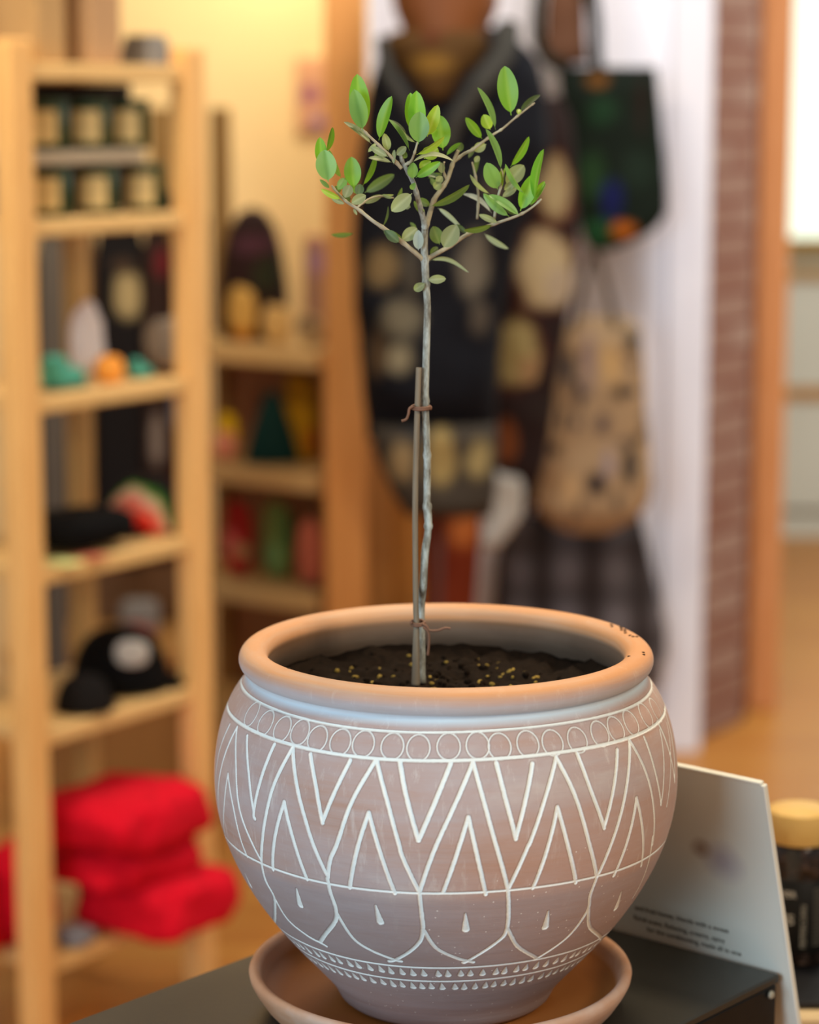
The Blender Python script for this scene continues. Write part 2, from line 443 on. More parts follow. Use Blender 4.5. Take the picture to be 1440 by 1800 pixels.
# small felt and glass things on the second compartment
def lump(name, px, y0, y1, w, bb, lvl, colr, lab, cat, e=.75, amp=.18, seed=1, mat=None, tall=None):
    z0 = top1(lvl); s = at(px, y1, 4.05); h = (y1 - y0) * 4.1 / FPX
    c = F(a_of(px, bb), bb, z0 + h / 2 + .0008)
    b = MB(); b.blob(c, (w / 2, w / 2 * .8, h / 2), e, R1, amp=amp, seed=seed)
    return build(name, b, mat or plain(colr, .8, .12, 20), label=lab, cat=cat)
def bootie(px, bb, lvl, s, colr, lab):
    z0 = top1(lvl); c = F(a_of(px, bb), bb, z0)
    r = thing('felt_slipper', c, lab, 'slipper', 'small felt slippers')
    b = MB(); b.blob(c + R1 @ Vector((0, 0, .018 * s)), (.042 * s, .024 * s, .017 * s), .7, R1, amp=.12, seed=px); b.blob(c + R1 @ Vector((-.018 * s, 0, .036 * s)), (.020 * s, .020 * s, .020 * s), .75, R1, amp=.1)
    build('upper', b, plain(colr, .9, .15, 30), r)
    b = MB(); b.blob(c + R1 @ Vector((0, 0, .0035 * s)), (.044 * s, .026 * s, .0032 * s), .4, R1); build('sole', b, plain('4A6A5A', .8), r)
    return r
bootie(108, .07, 2, 1.05, '4E9C86', 'teal felt slipper by the near pine post, left of the orange one')
bootie(245, .07, 2, .62, '4E9C86', 'smaller teal felt slipper to the right of the orange ornament')
o = lump('orange_ornament', 190, 628, 676, .052, .06, 2, 'EE9A3A', 'small bright orange ornament between the two teal slippers', 'ornament')
b = MB(); c = F(a_of(160, .14), .15, top1(2) + .001)
b.blob(c + Vector((0, 0, .062)), (.036, .02, .062), .7, R1, amp=.25, seed=4)
build('paper_wrap', b, plain('DDD6D8', .8, .04, 10), label='crumpled white paper bundle standing behind the orange ornament', cat='paper bundle')
b = MB(); c = F(a_of(300, .12), .12, top1(2) + .001); b.blob(c + Vector((0, 0, .045)), (.03, .03, .045), .6, R1, amp=.2, seed=9)
build('cream_pouch', b, plain('A8957A', .8), label='greyish cream pouch at the right end of the slipper shelf', cat='pouch')

# caps
def crown(b, c, rx, ry, h, n=36, mi=0, rot=0):
    pr = [(rx * math.cos(t_) ** .7 if t_ < math.pi / 2 - .01 else .0005, h * math.sin(t_)) for t_ in np.linspace(0, math.pi / 2, 12)]
    b.lathe(c, pr, n, mi, 1, ry / rx)
def brim(b, c, r0, L, wdt, ang, mi=0):
    vs = []; n = 14; d = Vector((math.cos(ang), math.sin(ang), 0)); q = Vector((-d.y, d.x, 0))
    for k in range(n + 1):
        t_ = -1 + 2 * k / n
        o_ = c + q * (wdt * t_) + d * (r0 * math.sqrt(max(0, 1 - (t_ * wdt / r0) ** 2)) * .92)
        i_ = c + q * (wdt * t_) + d * (r0 * .8 + L * math.sqrt(max(0, 1 - t_ * t_ * .96)))
        for p, z in ((o_, .010), (i_, -.000), (o_, .006), (i_, -.004)): vs.append(p + Vector((0, 0, z + .006 - .012 * t_ * t_ * .5)))
    fs = []
    for k in range(n):
        a0, b0 = k * 4, (k + 1) * 4
        fs += [(a0, a0 + 1, b0 + 1, b0), (a0 + 2, b0 + 2, b0 + 3, a0 + 3), (a0 + 1, a0 + 3, b0 + 3, b0 + 1), (a0, b0, b0 + 2, a0 + 2)]
    b.add(vs, fs, mi)
blk = plain('0C0B0A', .9, .2, 40, .1)
angE = math.atan2(E1.y, E1.x)
c = F(a_of(255, .11), .12, top1(3) + .006)
r = thing('watermelon_cap', c, 'black cap with a red, cream and green watermelon slice crown', 'cap')
mc = at(236, 930, c.y - .05)
b = MB(); crown(b, c, .066, .066, .094)
m_ = spots('watermelon_print', '0C0B0A', [(mc + Vector((0, 0, 0)), (.078, .2, .078), '4C8A2C'), (mc, (.069, .2, .069), 'D8B090'), (mc, (.058, .2, .058), 'E0705A'), (mc + Vector((.01, 0, 0)), (.034, .2, .034), 'E8301C')], soft=.12)
build('crown', b, m_, r)
b = MB(); brim(b, c, .062, .05, .05, angE + math.pi); build('brim', b, blk, r, label='black cap brim')
c = F(a_of(122, .10), .10, top1(3) + .003)
b = MB(); b.blob(c + Vector((0, 0, .034)), (.100, .08, .032), .65, R1, amp=.15, seed=3)
build('folded_beanie', b, blk, label='folded black beanie lying to the left of the watermelon cap', cat='hat')
b = MB(); c = F(a_of(105, .02), .025, top1(3) + .0015); b.box(c, (.022, .03, .001), R1, .0004); build('price_card', b, plain('D4D88C', .7, .03), label='pale yellow green card at the front edge under the black beanie', cat='card')
b = MB(); c = F(a_of(155, .02), .025, top1(3) + .0015); b.box(c, (.022, .025, .001), R1, .0004); build('price_card', b, plain('C86A50', .7, .05), label='reddish card at the front edge beside the yellow green card', cat='card')

c = F(a_of(208, .10), .11, top1(4) + .006)
r = thing('black_cap', c, 'black baseball cap with a round pale grey badge, on the fourth shelf', 'cap', 'black caps')
b = MB(); crown(b, c, .088, .080, .108); build('crown', b, blk, r)
b = MB(); brim(b, c, .085, .055, .066, angE - .35); build('brim', b, blk, r)
b = MB(); bc = at(232, 1148, c.y - .085); b.blob(bc, (.030, .006, .024), .8, n=24, m=12); build('badge', b, plain('B0A89C', .7, .12, 30), [o_ for o_ in r.children if o_.name.startswith('crown')][0], label='round pale grey badge')
c = F(a_of(128, .06), .055, top1(4) + .004)
r = thing('black_cap', c, 'plain charcoal cap tucked in front of the badge cap, by the near post', 'cap', 'black caps')
b = MB(); crown(b, c, .050, .045, .062); build('crown', b, plain('191614', .9, .2, 40, .1), r)
b = MB(); brim(b, c, .050, .03, .04, angE + .2); build('brim', b, plain('191614', .9, .2, 40, .1), r)

# red knitwear
redk = plain('C80820', .9, .18, 60, .15)
def sweater(c, half, seed, lab):
    r = thing('red_sweater', c - Vector((0, 0, half[2])), lab, 'sweater', 'folded red sweaters')
    b = MB(); b.blob(c, half, .5, R1, 40, 20, amp=.22, seed=seed, fq=2.6); build('folded_body', b, redk, r)
    b = MB(); b.blob(c + R1 @ Vector((-half[0] * .25, -half[1] * .35, half[2] * .55)), (half[0] * .6, half[1] * .55, half[2] * .5), .6, R1, amp=.15, seed=seed + 3); build('sleeve', b, redk, r)
z5 = top1(5)
sweater(F(.268, -.015, z5 + .052), (.118, .115, .05), 1, 'folded red sweater at the bottom of the stack, jutting past the right post')
sweater(F(.235, .03, z5 + .128), (.12, .11, .034), 5, 'folded red sweater in the middle of the stack')
sweater(F(.235, .02, z5 + .205), (.135, .115, .046), 8, 'folded red sweater on top of the stack')
sweater(F(-.065, .165, z5 + .085), (.058, .07, .084), 11, 'darker bundled red sweater behind the near pine post')
sweater(F(.062, .135, z5 + .085), (.052, .06, .084), 17, 'crumpled dark red sweater standing between the near post and the stack')
b = MB(); c = F(a_of(112, .03), .035, z5 + .016); b.blob(c, (.028, .03, .015), .6, R1, amp=.2); build('grey_sock_bundle', b, plain('7C7C80', .9), label='small grey bundle on the bottom shelf by the near post', cat='bundle')
b = MB(); c = F(-.12, .22, top1(2) + .055); b.blob(c, (.035, .035, .053), .7, R1, amp=.1); build('white_vase', b, plain('D8C8B0', .6, .04), label='pale rounded vase just left of the near pine post', cat='vase')

# ------------------------------------------------------------------ hanging clothes seen through the shelves
rk = thing('clothes_rail', at(200, 900, 5.0) * 1.0, 'dark metal rail behind the pine shelves with clothes hung on it', 'clothes rail')
rk.location.z = 0
b = MB(); z_ = at(200, 382, 5.0).z
l_, r_ = at(56, 415, 5.0).x, at(358, 415, 5.0).x
b.tube([(l_, 5.0, .01), (l_, 5.0, z_), (r_, 5.0, z_), (r_, 5.0, .01)], .009, 10)
build('rail_frame', b, plain('2A2420', .4, .1), rk)
for i, (x0, x1, y0, y1, base, sp, lab) in enumerate((
    (66, 119, 394, 1250, '62584C', [], 'long taupe grey garment at the left end of the rail'),
    (120, 169, 394, 1010, '50361E', [], 'brown garment beside the taupe grey one on the rail'),
    (170, 251, 394, 1000, '120C0A', [(225, 520, .035, .055, 'A08C60'), (215, 465, .03, .02, '3A2A1C')], 'black garment with a cream motif high on its front'),
    (252, 299, 394, 990, '2C1A12', [(285, 460, .02, .04, '5A1418'), (268, 600, .02, .05, '7A6854'), (275, 770, .02, .07, '7A6C60')], 'dark brown garment with grey streaks on the rail'),
    (300, 350, 394, 985, '3A1614', [(310, 720, .03, .05, '6C6C78'), (320, 600, .03, .04, 'A09078'), (325, 800, .02, .05, 'A07858')], 'maroon garment with faded patches at the right end of the rail'))):
    b = MB(); Yg = 5.03; b.loft([(y0, x0 + 5, x1 - 5), (y0 + 14, x0, x1), ((y0 + y1) / 2, x0, x1), (y1, x0, x1)], Yg, .045, e=.45, amp=.003, seed=i)
    m_ = spots('hung_cloth', base, [(at(px, py, Yg - .022), (rx, .08, rz), k) for px, py, rx, rz, k in sp], soft=.5)
    r = thing('hanging_garment', at((x0 + x1) / 2, y1, Yg), lab, 'garment', 'clothes on the rail behind the shelves')
    build('cloth', b, m_, r)
    b = MB(); tp = at((x0 + x1) / 2, y0 + 1, Yg); b.tube(smoothpath([tp, tp + Vector((0, -.005, .012)), Vector((tp.x, 5.0, z_ + .014)), Vector((tp.x, 4.985, z_ + .006))], 4), .0022, 6)
    build('hanger_hook', b, plain('9A9A98', .3), r)

# brown sideboard farther back
sx0, sx1 = at(60, 1100, 5.62).x, at(352, 1100, 5.62).x - .01; sz = at(200, 1088, 5.55).z
r = thing('brown_sideboard', ((sx0 + sx1) / 2, 5.38, 0), 'plain brown sideboard seen low through the pine shelves', 'sideboard')
b = MB(); b.box(((sx0 + sx1) / 2, 5.38, sz / 2 - .014), ((sx1 - sx0) / 2, .16, sz / 2 - .014), bev=.004); build('cabinet_body', b, wood('94642E', '7C5022', 'z'), r)
b = MB(); b.box(((sx0 + sx1) / 2, 5.38, sz - .0135), ((sx1 - sx0) / 2 + .004, .17, .013), bev=.003); build('cabinet_top', b, wood('B47E40', '9A682E', 'x'), r)
zb5 = at(200, 955, 5.53).z; b = MB(); b.box(((sx0 + sx1) / 2, 5.53, (sz + zb5) / 2 + .001), ((sx1 - sx0) / 2, .008, (zb5 - sz) / 2), bev=.002); build('back_panel', b, wood('6E4A28', '5A3A1C', 'z'), r, label='dark brown upright back panel')
b = MB(); pc = at(246, 1084, 5.36); hb = .085; b.blob((pc.x, 5.36, sz + hb / 2 + .0005), (.045, .03, hb / 2), .45)
build('gift_packet', b, spots('packet_paint', '8A8074', [((pc.x, 5.33, sz + .012), (.05, .1, .03), 'B4402C')], soft=.5), label='small grey packet with a red foot standing on the brown sideboard', cat='packet')

# ------------------------------------------------------------------ second pine bookcase
Q0 = at(572, 700, 5.5); Q0.z = 0
E2 = Vector((-.82, .57, 0)).normalized(); N2 = Vector((-E2.y, E2.x, 0))
if N2.y < 0: N2 = -N2
R2 = Matrix((E2, N2, Vector((0, 0, 1)))).transposed()
if R2.determinant() < 0: R2 = Matrix((-E2, N2, Vector((0, 0, 1)))).transposed()
W2, D2 = .478, .22
def G(a, bb, z): return Q0 + E2 * a + N2 * bb + Vector((0, 0, z))
def a2_of(px, bb=.06, z=1.1):
    k = min(range(200), key=lambda k: abs(proj(G(W2 * k / 199 * 1.2 - .03, bb, z))[0] - px)); return W2 * k / 199 * 1.2 - .03
zt2 = [at(572, y, 5.5).z for y in (632, 850, 1062, 1290)] + [.10]
bk2 = thing('pine_bookcase', G(W2 / 2, D2 / 2, 0), 'pine bookcase angled behind the shelving unit, with bright pouches on its shelves', 'bookcase')
opine = wood('D0904A', 'BC7A34', 'z')
for a, d, h, m_ in ((W2, 0, at(308, 190, 5.76).z, wood('9C763E', '84602C', 'z')), (W2, D2, at(385, 190, 5.9).z, wood('9C763E', '84602C', 'z'))):
    b = MB(); b.box(G(a, d, h / 2), (.019, .019, h / 2), R2, .003); build('post', b, m_, bk2)
b = MB(); b.box(G(-.012, D2 / 2, zt2[0] / 2 + .01), (.012, D2 / 2 + .01, zt2[0] / 2 + .01), R2, .003); build('side_panel', b, opine, bk2)
b = MB(); b.box(G(W2 / 2, D2 + .006, zt2[0] / 2), (W2 / 2 - .02, .004, zt2[0] / 2), R2, .001); build('back_panel', b, wood('9A6A3E', '82522A', 'z'), bk2, label='darker brown back panel')
for z in zt2:
    b = MB(); b.box(G(W2 / 2 + .004, D2 / 2 - .012, z), (W2 / 2 - .003, D2 / 2 + .01, .022), R2, .003); build('shelf_board', b, wood('D6B074', 'BE945A', 'x'), bk2)
# tall timber post and low cabinet beside it
tp0 = at(606, 600, 5.42); hT = 2.3
b = MB(); b.box((tp0.x + .004, tp0.y, hT / 2), (.045, .03, hT / 2), bev=.004); build('timber_post', b, wood('E2A05A', 'CE8A42', 'z'), label='tall orange brown timber post beside the bookcase, running up out of view', cat='post')
r = thing('low_cabinet', at(690, 1000, 5.62), 'plain orange brown cabinet standing behind the dressed mannequin', 'cabinet'); r.location.z = 0
ct = at(690, 800, 5.55).z; xa, xb = at(655, 900, 5.75).x, at(756, 900, 5.75).x
cw = wood('D8923E', 'C47E30', 'z')
b = MB(); b.box(((xa + xb) / 2, 5.80, ct / 2), ((xb - xa) / 2, .09, ct / 2), bev=.004); build('cabinet_body', b, cw, r)
b = MB(); b.box(((xa + xb) / 2, 5.80, ct + .012), ((xb - xa) / 2, .095, .012), bev=.003); build('cabinet_top', b, cw, r)

def pouch(name, px, y0, y1, wpx, bb, lvl, colr, lab, cat, sp=(), e=.8, amp=.12, seed=1, grp=None, shape=None):
    a = a2_of(px, bb); z0 = zt2[lvl] + .0225; p = G(a, bb, z0); s = (p.y * CP + .6 * SP) / FPX; h = (y1 - y0) * s; w = wpx * s
    b = MB()
    if shape == 'cone':
        pr = [(.001, 0), (w / 2 * .96, 0), (w / 2, .012), (w / 2 * .72, h * .45), (w / 2 * .4, h * .8), (w / 2 * .16, h * .97), (.001, h)]
        b.lathe(p, pr, 32, 0, 1, .55)
    elif shape == 'dome':
        pr = [(.001, 0), (w / 2 * .9, 0), (w / 2, h * .12), (w / 2 * .97, h * .4), (w / 2 * .84, h * .66), (w / 2 * .66, h * .84), (w / 2 * .38, h * .96), (.001, h)]
        b.lathe(p, pr, 32)
    else: b.blob(p + Vector((0, 0, h / 2)), (w / 2, w / 2 * .45, h / 2), e, R2, amp=amp, seed=seed)
    m_ = spots('pouch_cloth', colr, [(at(x, y, p.y - .03), (rx, .2, rz), k) for x, y, rx, rz, k in sp], soft=.4)
    return build(name, b, m_, label=lab, cat=cat, group=grp)
# on top
pouch('felt_hat', 446, 374, 602, 124, .13, 0, '2C1612', 'dark plum rounded felt hat on top of the bookcase', 'hat', [(445, 430, .06, .03, '4A2830'), (470, 480, .04, .06, '2A2C18')], shape='dome')
pouch('round_loaf_basket', 426, 508, 606, 58, .045, 0, 'D6A552', 'small round tan basket in front of the plum hat', 'basket', [(420, 590, .05, .02, 'B87420')], e=.9)
pouch('tan_bundle', 486, 545, 612, 58, .05, 0, 'DDB06A', 'soft tan bundle in the middle of the bookcase top', 'bundle')
pouch('mottled_bundle', 545, 560, 616, 50, .05, 0, 'B89868', 'mottled beige bundle at the right end of the bookcase top', 'bundle', [(535, 570, .03, .02, '6E5640')])
pouch('printed_tea_towel', 556, 385, 575, 44, .12, 0, 'B08468', 'upright pinkish grey printed cloth at the back corner of the bookcase top', 'cloth', [(550, 405, .03, .03, 'D08068'), (556, 460, .03, .04, 'A8808C')], e=.45)
# middle compartment
pouch('cushion', 398, 690, 775, 40, .05, 1, 'E0B40C', 'small bright yellow cushion next to the pine post', 'cushion', grp='pouches on the bookcase')
pouch('pink_purse', 392, 770, 822, 48, .03, 1, 'E08C6C', 'salmon pink purse in front of the yellow cushion', 'purse', seed=4)
pouch('teal_cone_hat', 476, 700, 830, 100, .07, 1, '06302C', 'dark teal cone shaped hat in the middle compartment', 'hat', shape='cone')
pouch('mustard_scarf', 528, 668, 828, 60, .12, 1, 'B08008', 'mustard yellow folded scarf leaning behind the teal cone', 'scarf', [(555, 780, .03, .05, 'A85A0C')], e=.55)
pouch('brown_pouch', 462, 678, 790, 52, .15, 1, '7A4A30', 'dull brown pouch behind the teal cone', 'pouch', e=.6)
# lower compartment
pouch('red_pouch', 415, 885, 1025, 60, .06, 2, 'A02018', 'deep red pouch with a pink side, left in the lower compartment', 'pouch', [(400, 955, .03, .04, 'D8645C'), (425, 970, .025, .02, 'B08858'), (400, 990, .03, .02, 'C8322C')])
pouch('green_pouch', 484, 898, 1040, 62, .08, 2, '6E7E40', 'olive green pouch in the middle of the lower compartment', 'pouch', [(505, 930, .02, .06, '3E6030'), (480, 980, .02, .04, '6E9458')], e=.7, seed=5)
pouch('coral_pouch', 545, 925, 1050, 58, .04, 2, 'C4684C', 'coral pouch with a purple base at the right of the lower compartment', 'pouch', [(550, 1035, .03, .02, '6A3438')], seed=8)
# print on the yellow wall
b = MB(); pl, pr_ = at(520, 100, 6.56), at(578, 232, 6.56)
r = thing('framed_print', (pl.x, 6.585, pr_.z), 'small pink and purple print on the yellow wall beside the timber post', 'picture')
b.box(((pl.x + pr_.x) / 2, 6.588, (pl.z + pr_.z) / 2), ((pr_.x - pl.x) / 2, .010, (pl.z - pr_.z) / 2), bev=.002); build('frame', b, plain('D8A070', .6), r)
b = MB(); b.box(((pl.x + pr_.x) / 2, 6.576, (pl.z + pr_.z) / 2), ((pr_.x - pl.x) / 2 - .008, .002, (pl.z - pr_.z) / 2 - .008), bev=.0005)
build('artwork', b, spots('print_ink', 'D89C70', [(at(545, 165, 6.57), (.035, .05, .04), '9C6068'), (at(560, 215, 6.57), (.03, .05, .02), '7A5A88')], soft=.5), r)

# ------------------------------------------------------------------ dressed mannequin
YM = 5.15
r = thing('dressed_mannequin', at(760, 1000, YM), 'wooden mannequin in a dark navy patterned jacket with a mustard scarf', 'mannequin'); r.location.z = 0
b = MB()
b.loft([(-190, 740, 815), (-150, 718, 850), (-90, 690, 878), (-30, 688, 880), (15, 692, 876), (45, 705, 862), (110, 720, 845)], YM, .17, e=.95)
fc = at(780, -40, YM - .075); b.blob(fc, (.012, .025, .028), .9); 
build('head', b, wood('6E3C14', '58300C', 'z'), r, label='brown wooden head and neck')
b = MB()
rows = [(48, 770, 872), (60, 715, 898), (80, 680, 925), (105, 664, 945), (160, 645, 960), (260, 632, 968), (420, 618, 915), (560, 628, 882), (700, 640, 874), (770, 645, 872)]
b.loft(rows, YM, .20, e=.85, amp=.012, seed=2)
patch = []
for px, py, rx, rz, k in ((668, 470, .05, .06, '6E5A3A'), (705, 560, .05, .06, '5E5644'), (700, 630, .035, .04, '7A7058'), (722, 480, .03, .08, '3E382E'), (835, 470, .04, .10, '5E5648'), (845, 560, .03, .05, '4A4238'), (662, 620, .03, .06, '45331E'), (870, 340, .03, .06, '3A3028')):
    patch.append((at(px, py, YM - .09), (rx, .06, rz), k))
build('jacket', b, spots('jacket_cloth', '05060E', patch, soft=.5), r, label='dark navy jacket with taupe motifs')
b = MB(); b.loft([(55, 690, 845), (75, 675, 862), (110, 690, 850), (150, 725, 815), (185, 750, 790)], YM - .055, .14, e=.9, amp=.012, seed=4)
build('scarf', b, spots('scarf_cloth', '4A300E', [(at(760, 110, YM - .12), (.06, .08, .025), '6E4E18'), (at(760, 65, YM - .12), (.03, .08, .02), '4A2008')], soft=.6), r, label='mustard brown scarf')
b = MB()
cp = [at(893, 48, YM - .06), at(885, 95, YM - .10), at(850, 145, YM - .125), at(810, 200, YM - .125), at(785, 260, YM - .12)]
b.tube(smoothpath(cp, 5), [.026] * 6 + [.024] * 6 + [.020] * 5 + [.016] * 4, 12); 
cp = [at(672, 70, YM - .06), at(680, 120, YM - .11), at(715, 180, YM - .13), at(760, 250, YM - .125)]
b.tube(smoothpath(cp, 5), .014, 10)
build('collar', b, plain('34322C', .9, .15, 20), r, label='grey green collar')
b = MB(); b.loft([(735, 650, 872), (790, 655, 874), (860, 690, 872), (905, 715, 866)], YM - .005, .19, e=.85, amp=.012, seed=6)
build('shirt_hem', b, spots('hem_cloth', '3E362C', [(at(x, y, YM - .09), (rx, .08, rz), k) for x, y, rx, rz, k in ((775, 805, .036, .085, '8E7848'), (708, 810, .034, .05, '8A7450'), (845, 805, .034, .055, '8E7C50'), (730, 760, .04, .02, '2C2A28'))], soft=.5), r, label='tan patched hem below the jacket')
b = MB(); zc0 = at(760, 880, YM).z; b.tube([(at(770, 880, YM).x, YM, zc0 + .02), (at(770, 880, YM).x, YM, .03)], .010, 14)
build('stand_pole', b, plain('4A1E0C', .5), r)
b = MB(); b.lathe((at(770, 880, YM).x, YM, 0), [(.001, 0), (.13, 0), (.13, .012), (.05, .022), (.02, .03), (.001, .03)], 36)
build('stand_base', b, plain('3A2616', .5), r)

# patterned coat hanging to the right of the mannequin
YC = 5.42
r = thing('patterned_coat', at(920, 900, YC), 'hanging coat of large beige patches outlined in rust red, right of the mannequin', 'coat')
b = MB(); b.loft([(170, 925, 985), (215, 905, 1008), (300, 895, 1012), (400, 880, 1018), (520, 872, 1005), (640, 868, 985), (760, 866, 968), (850, 868, 950), (905, 876, 930)], YC, .09, e=.8, amp=.010, seed=8)
sp = []
for px, py, rx, rz, k in ((960, 470, .088, .112, '4A1A0C'), (905, 625, .076, .10, '4A1E0C'), (975, 335, .05, .09, '5A2814'), (960, 470, .072, .095, 'B09A72'), (985, 500, .035, .05, 'A89478'), (903, 622, .062, .085, '9C8A58'), (930, 650, .03, .04, '9A7850'), (975, 330, .038, .075, '9E8A62'), (890, 775, .03, .06, '6E3A18'), (955, 720, .03, .04, '241812')):
    sp.append((at(px, py, YC - .045), (rx, .1, rz), k))
build('coat_cloth', b, spots('coat_cloth', '241410', sp, soft=.3), r)
b = MB(); b.loft([(828, 870, 912), (860, 862, 922), (905, 852, 918), (945, 842, 890), (965, 846, 872)], YC - .03, .05, amp=.01, seed=2)
build('hanging_towel', b, plain('B4B0A6', .85, .06, 10), r, label='greyish white cloth end hanging below the coat')  # separate white towel, attached to the coat to hold it up
b = MB(); tp = at(955, 172, YC); b.tube(smoothpath([tp, tp + Vector((0, 0, .03)), tp + Vector((.012, 0, .048)), tp + Vector((0, 0, .06)), tp + Vector((-.012, 0, .05))], 5), .003, 8); build('hanger_hook', b, plain('8A8A88', .3), r)

# totes on the white wall
YT = 5.72
def strap_pair(p0, p1, ptop, rad, mat, parent, name='strap', top2=None):
    b = MB(); pts = smoothpath([p0, p0 * .5 + ptop * .5 + Vector((-.006, 0, 0)), ptop, p1 * .5 + (top2 or ptop) * .5 + Vector((.006, 0, 0)), p1], 6)
    b.tube(pts, rad, 8); return build(name, b, mat, parent)
r = thing('green_tote_bag', at(1080, 440, YT), 'large dark green tote bag with orange and blue motifs, highest on the white wall', 'tote bag', 'bags on the white wall')
b = MB(); b.loft([(118, 985, 1152), (125, 980, 1155), (200, 990, 1162), (320, 1005, 1172), (375, 1015, 1172), (405, 1022, 1150), (425, 1030, 1110), (440, 1040, 1070)], YT, .07, e=.6, amp=.006, seed=3)
build('bag_body', b, spots('tote_green', '0B170B', [(at(x, y, YT - .035), (rx, .1, rz), k) for x, y, rx, rz, k in ((1058, 195, .05, .05, '16341C'), (1040, 310, .045, .08, '1E3A1A'), (1050, 410, .05, .045, '1C4A28'), (1120, 300, .05, .06, '152418'), (1052, 140, .034, .026, '6A4210'), (1075, 350, .036, .055, '10164A'), (1098, 405, .036, .024, 'B45E12'), (1128, 190, .02, .08, '1E1008'))], soft=.6), r)
gs = plain('14180C', .9)
for (xa_, xb_) in ((948, 962), (1042, 1030)):
    b = MB(); p0, p1 = at(xa_ + 30 if xa_ < 1000 else xa_ + 8, 125, YT), at(xb_ - 6 if xa_ < 1000 else xb_, -260, YT)
    b.tube(smoothpath([at(1000 if xa_ < 1000 else 1052, 124, YT - .01), at(xa_ + 6, 90, YT - .012), at(xa_, 0, YT - .01), at(990, -250, YT)], 6), .015, 8); build('strap', b, gs, r)
b = MB(); b.loft([(-60, 970, 1022), (0, 962, 1030), (60, 958, 1030), (112, 950, 1035)], YT + .07, .05, amp=.006)
build('brown_leather_pouch', b, plain('6A4630', .8, .1, 14), label='brown leather pouch seen between the straps of the green tote', cat='pouch')

r = thing('beige_tote_bag', at(1040, 930, YT - .07), 'beige tote bag with scattered black motifs below the green tote', 'tote bag', 'bags on the white wall')
b = MB(); b.loft([(556, 1012, 1095), (572, 996, 1125), (640, 975, 1132), (700, 948, 1136), (770, 930, 1142), (850, 926, 1148), (890, 938, 1138), (920, 968, 1105), (936, 1000, 1070)], YT - .07, .11, e=.75, amp=.01, seed=5)
sp = [(at(x, y, YT - .13), (rx, .1, rz), k) for x, y, rx, rz, k in (
    (1075, 640, .035, .06, 'B8925E'), (1035, 640, .02, .09, '8A7268'), (1093, 692, .026, .026, '120C0C'), (1000, 655, .022, .06, '3A3638'), (978, 790, .022, .026, '1E1612'), (1048, 852, .036, .036, '16121C'), (1108, 820, .022, .07, '2A2422'), (1128, 770, .018, .022, '1C1614'),
    (1060, 745, .022, .035, '4A3C3E'), (1070, 815, .020, .05, '8C7C7C'), (955, 800, .02, .07, '7E6C60'), (1112, 600, .022, .04, '3C342C'), (1020, 700, .012, .06, '4A3E38'), (1005, 860, .03, .05, 'BC986A'), (990, 740, .012, .04, '3A302A'), (1085, 885, .014, .03, '4A3E34'), (1020, 890, .010, .03, '5A4A3A'))]
build('bag_body', b, spots('tote_beige', 'B0906A', sp, soft=.6, var=.2, pattern=(19, '5E5048', .24)), r)
strap_pair(at(1012, 572, YT - .11), at(1082, 572, YT - .11), at(1046, 445, YT - .04), .0085, plain('4A3A2A', .9), r)

r = thing('plaid_bag', at(1040, 1180, YT), 'dark grey plaid bag hanging lowest, below the beige tote', 'bag', 'bags on the white wall')
t = NT('plaid_cloth')
def wv(direction, scale):
    w_ = t.n('ShaderNodeTexWave', bands_direction=direction); w_.inputs['Scale'].default_value = scale; w_.inputs['Distortion'].default_value = .6
    t.l(t.coord(), w_.inputs['Vector']); return w_.outputs['Fac']
colp = t.mix(wv('X', 2.6), '342C2A', '6E686A'); colp = t.mix(t.math('MULTIPLY', wv('Z', 2.6), .55), colp, '26201E')
t.fin(colp, .9, .2)
b = MB(); b.loft([(905, 905, 1125), (930, 885, 1132), (1000, 872, 1150), (1100, 870, 1170), (1150, 880, 1172), (1205, 905, 1150), (1235, 950, 1100)], YT + .08, .11, e=.75, amp=.012, seed=9)
build('bag_body', b, t.m, r)
strap_pair(at(940, 918, YT + .08), at(1100, 918, YT + .08), at(1020, 760, YT + .10), .008, plain('2A2422', .9), r)

b = MB(); b.loft([(885, 742, 832), (905, 738, 846), (1000, 742, 842), (1075, 745, 836), (1110, 750, 830)], 5.5, .12, e=.6, amp=.006)
build('rust_basket', b, spots('rust_cloth', '7A2C0C', [(at(815, 935, 5.44), (.045, .08, .05), 'BC6A30'), (at(780, 1000, 5.44), (.05, .08, .06), '6E2406')], soft=.6), label='rust red bag with a lighter orange patch, low beside the cabinet', cat='bag')
# low dark plinth those stand on
b = MB(); zt_ = at(790, 1112, 5.5).z - .001; b.box((at(790, 1112, 5.5).x, 5.52, zt_ / 2), (.085, .09, zt_ / 2), bev=.004)
build('plinth', b, wood('8A4A1C', '74380F', 'z'), label='narrow brown plinth under the rust red bag', cat='plinth')

# ------------------------------------------------------------------ black metal table
ZT = .907
TC = onz(779, 1552, ZT); TR = onz(1372, 1712, ZT)
ud = (TR - TC); wT = ud.length; ud.normalize(); vd = Vector((ud.y, -ud.x, 0))     # vd towards the camera
if vd.y > 0: vd = -vd
LT = .62
RT = Matrix((ud, -vd, Vector((0, 0, 1)))).transposed()
def Tp(a, b_, z): return TC + ud * a + vd * b_ + Vector((0, 0, z - ZT))
metal = plain('0C0C0C', .4, .2, 30, .25)
t = NT('black_powder_coat'); nz = t.noise(160, detail=2)
t.bump(nz, .0002, .3); blackm = t.fin('2A2822', .36, .5)
tb = thing('metal_table', Tp(wT / 2, LT / 2, 0), 'black metal side table carrying the potted olive tree', 'table')
b = MB(); b.box(Tp(wT / 2, LT / 2, ZT - .004), (wT / 2, LT / 2, .004), RT, .0028); build('tabletop', b, blackm, tb)
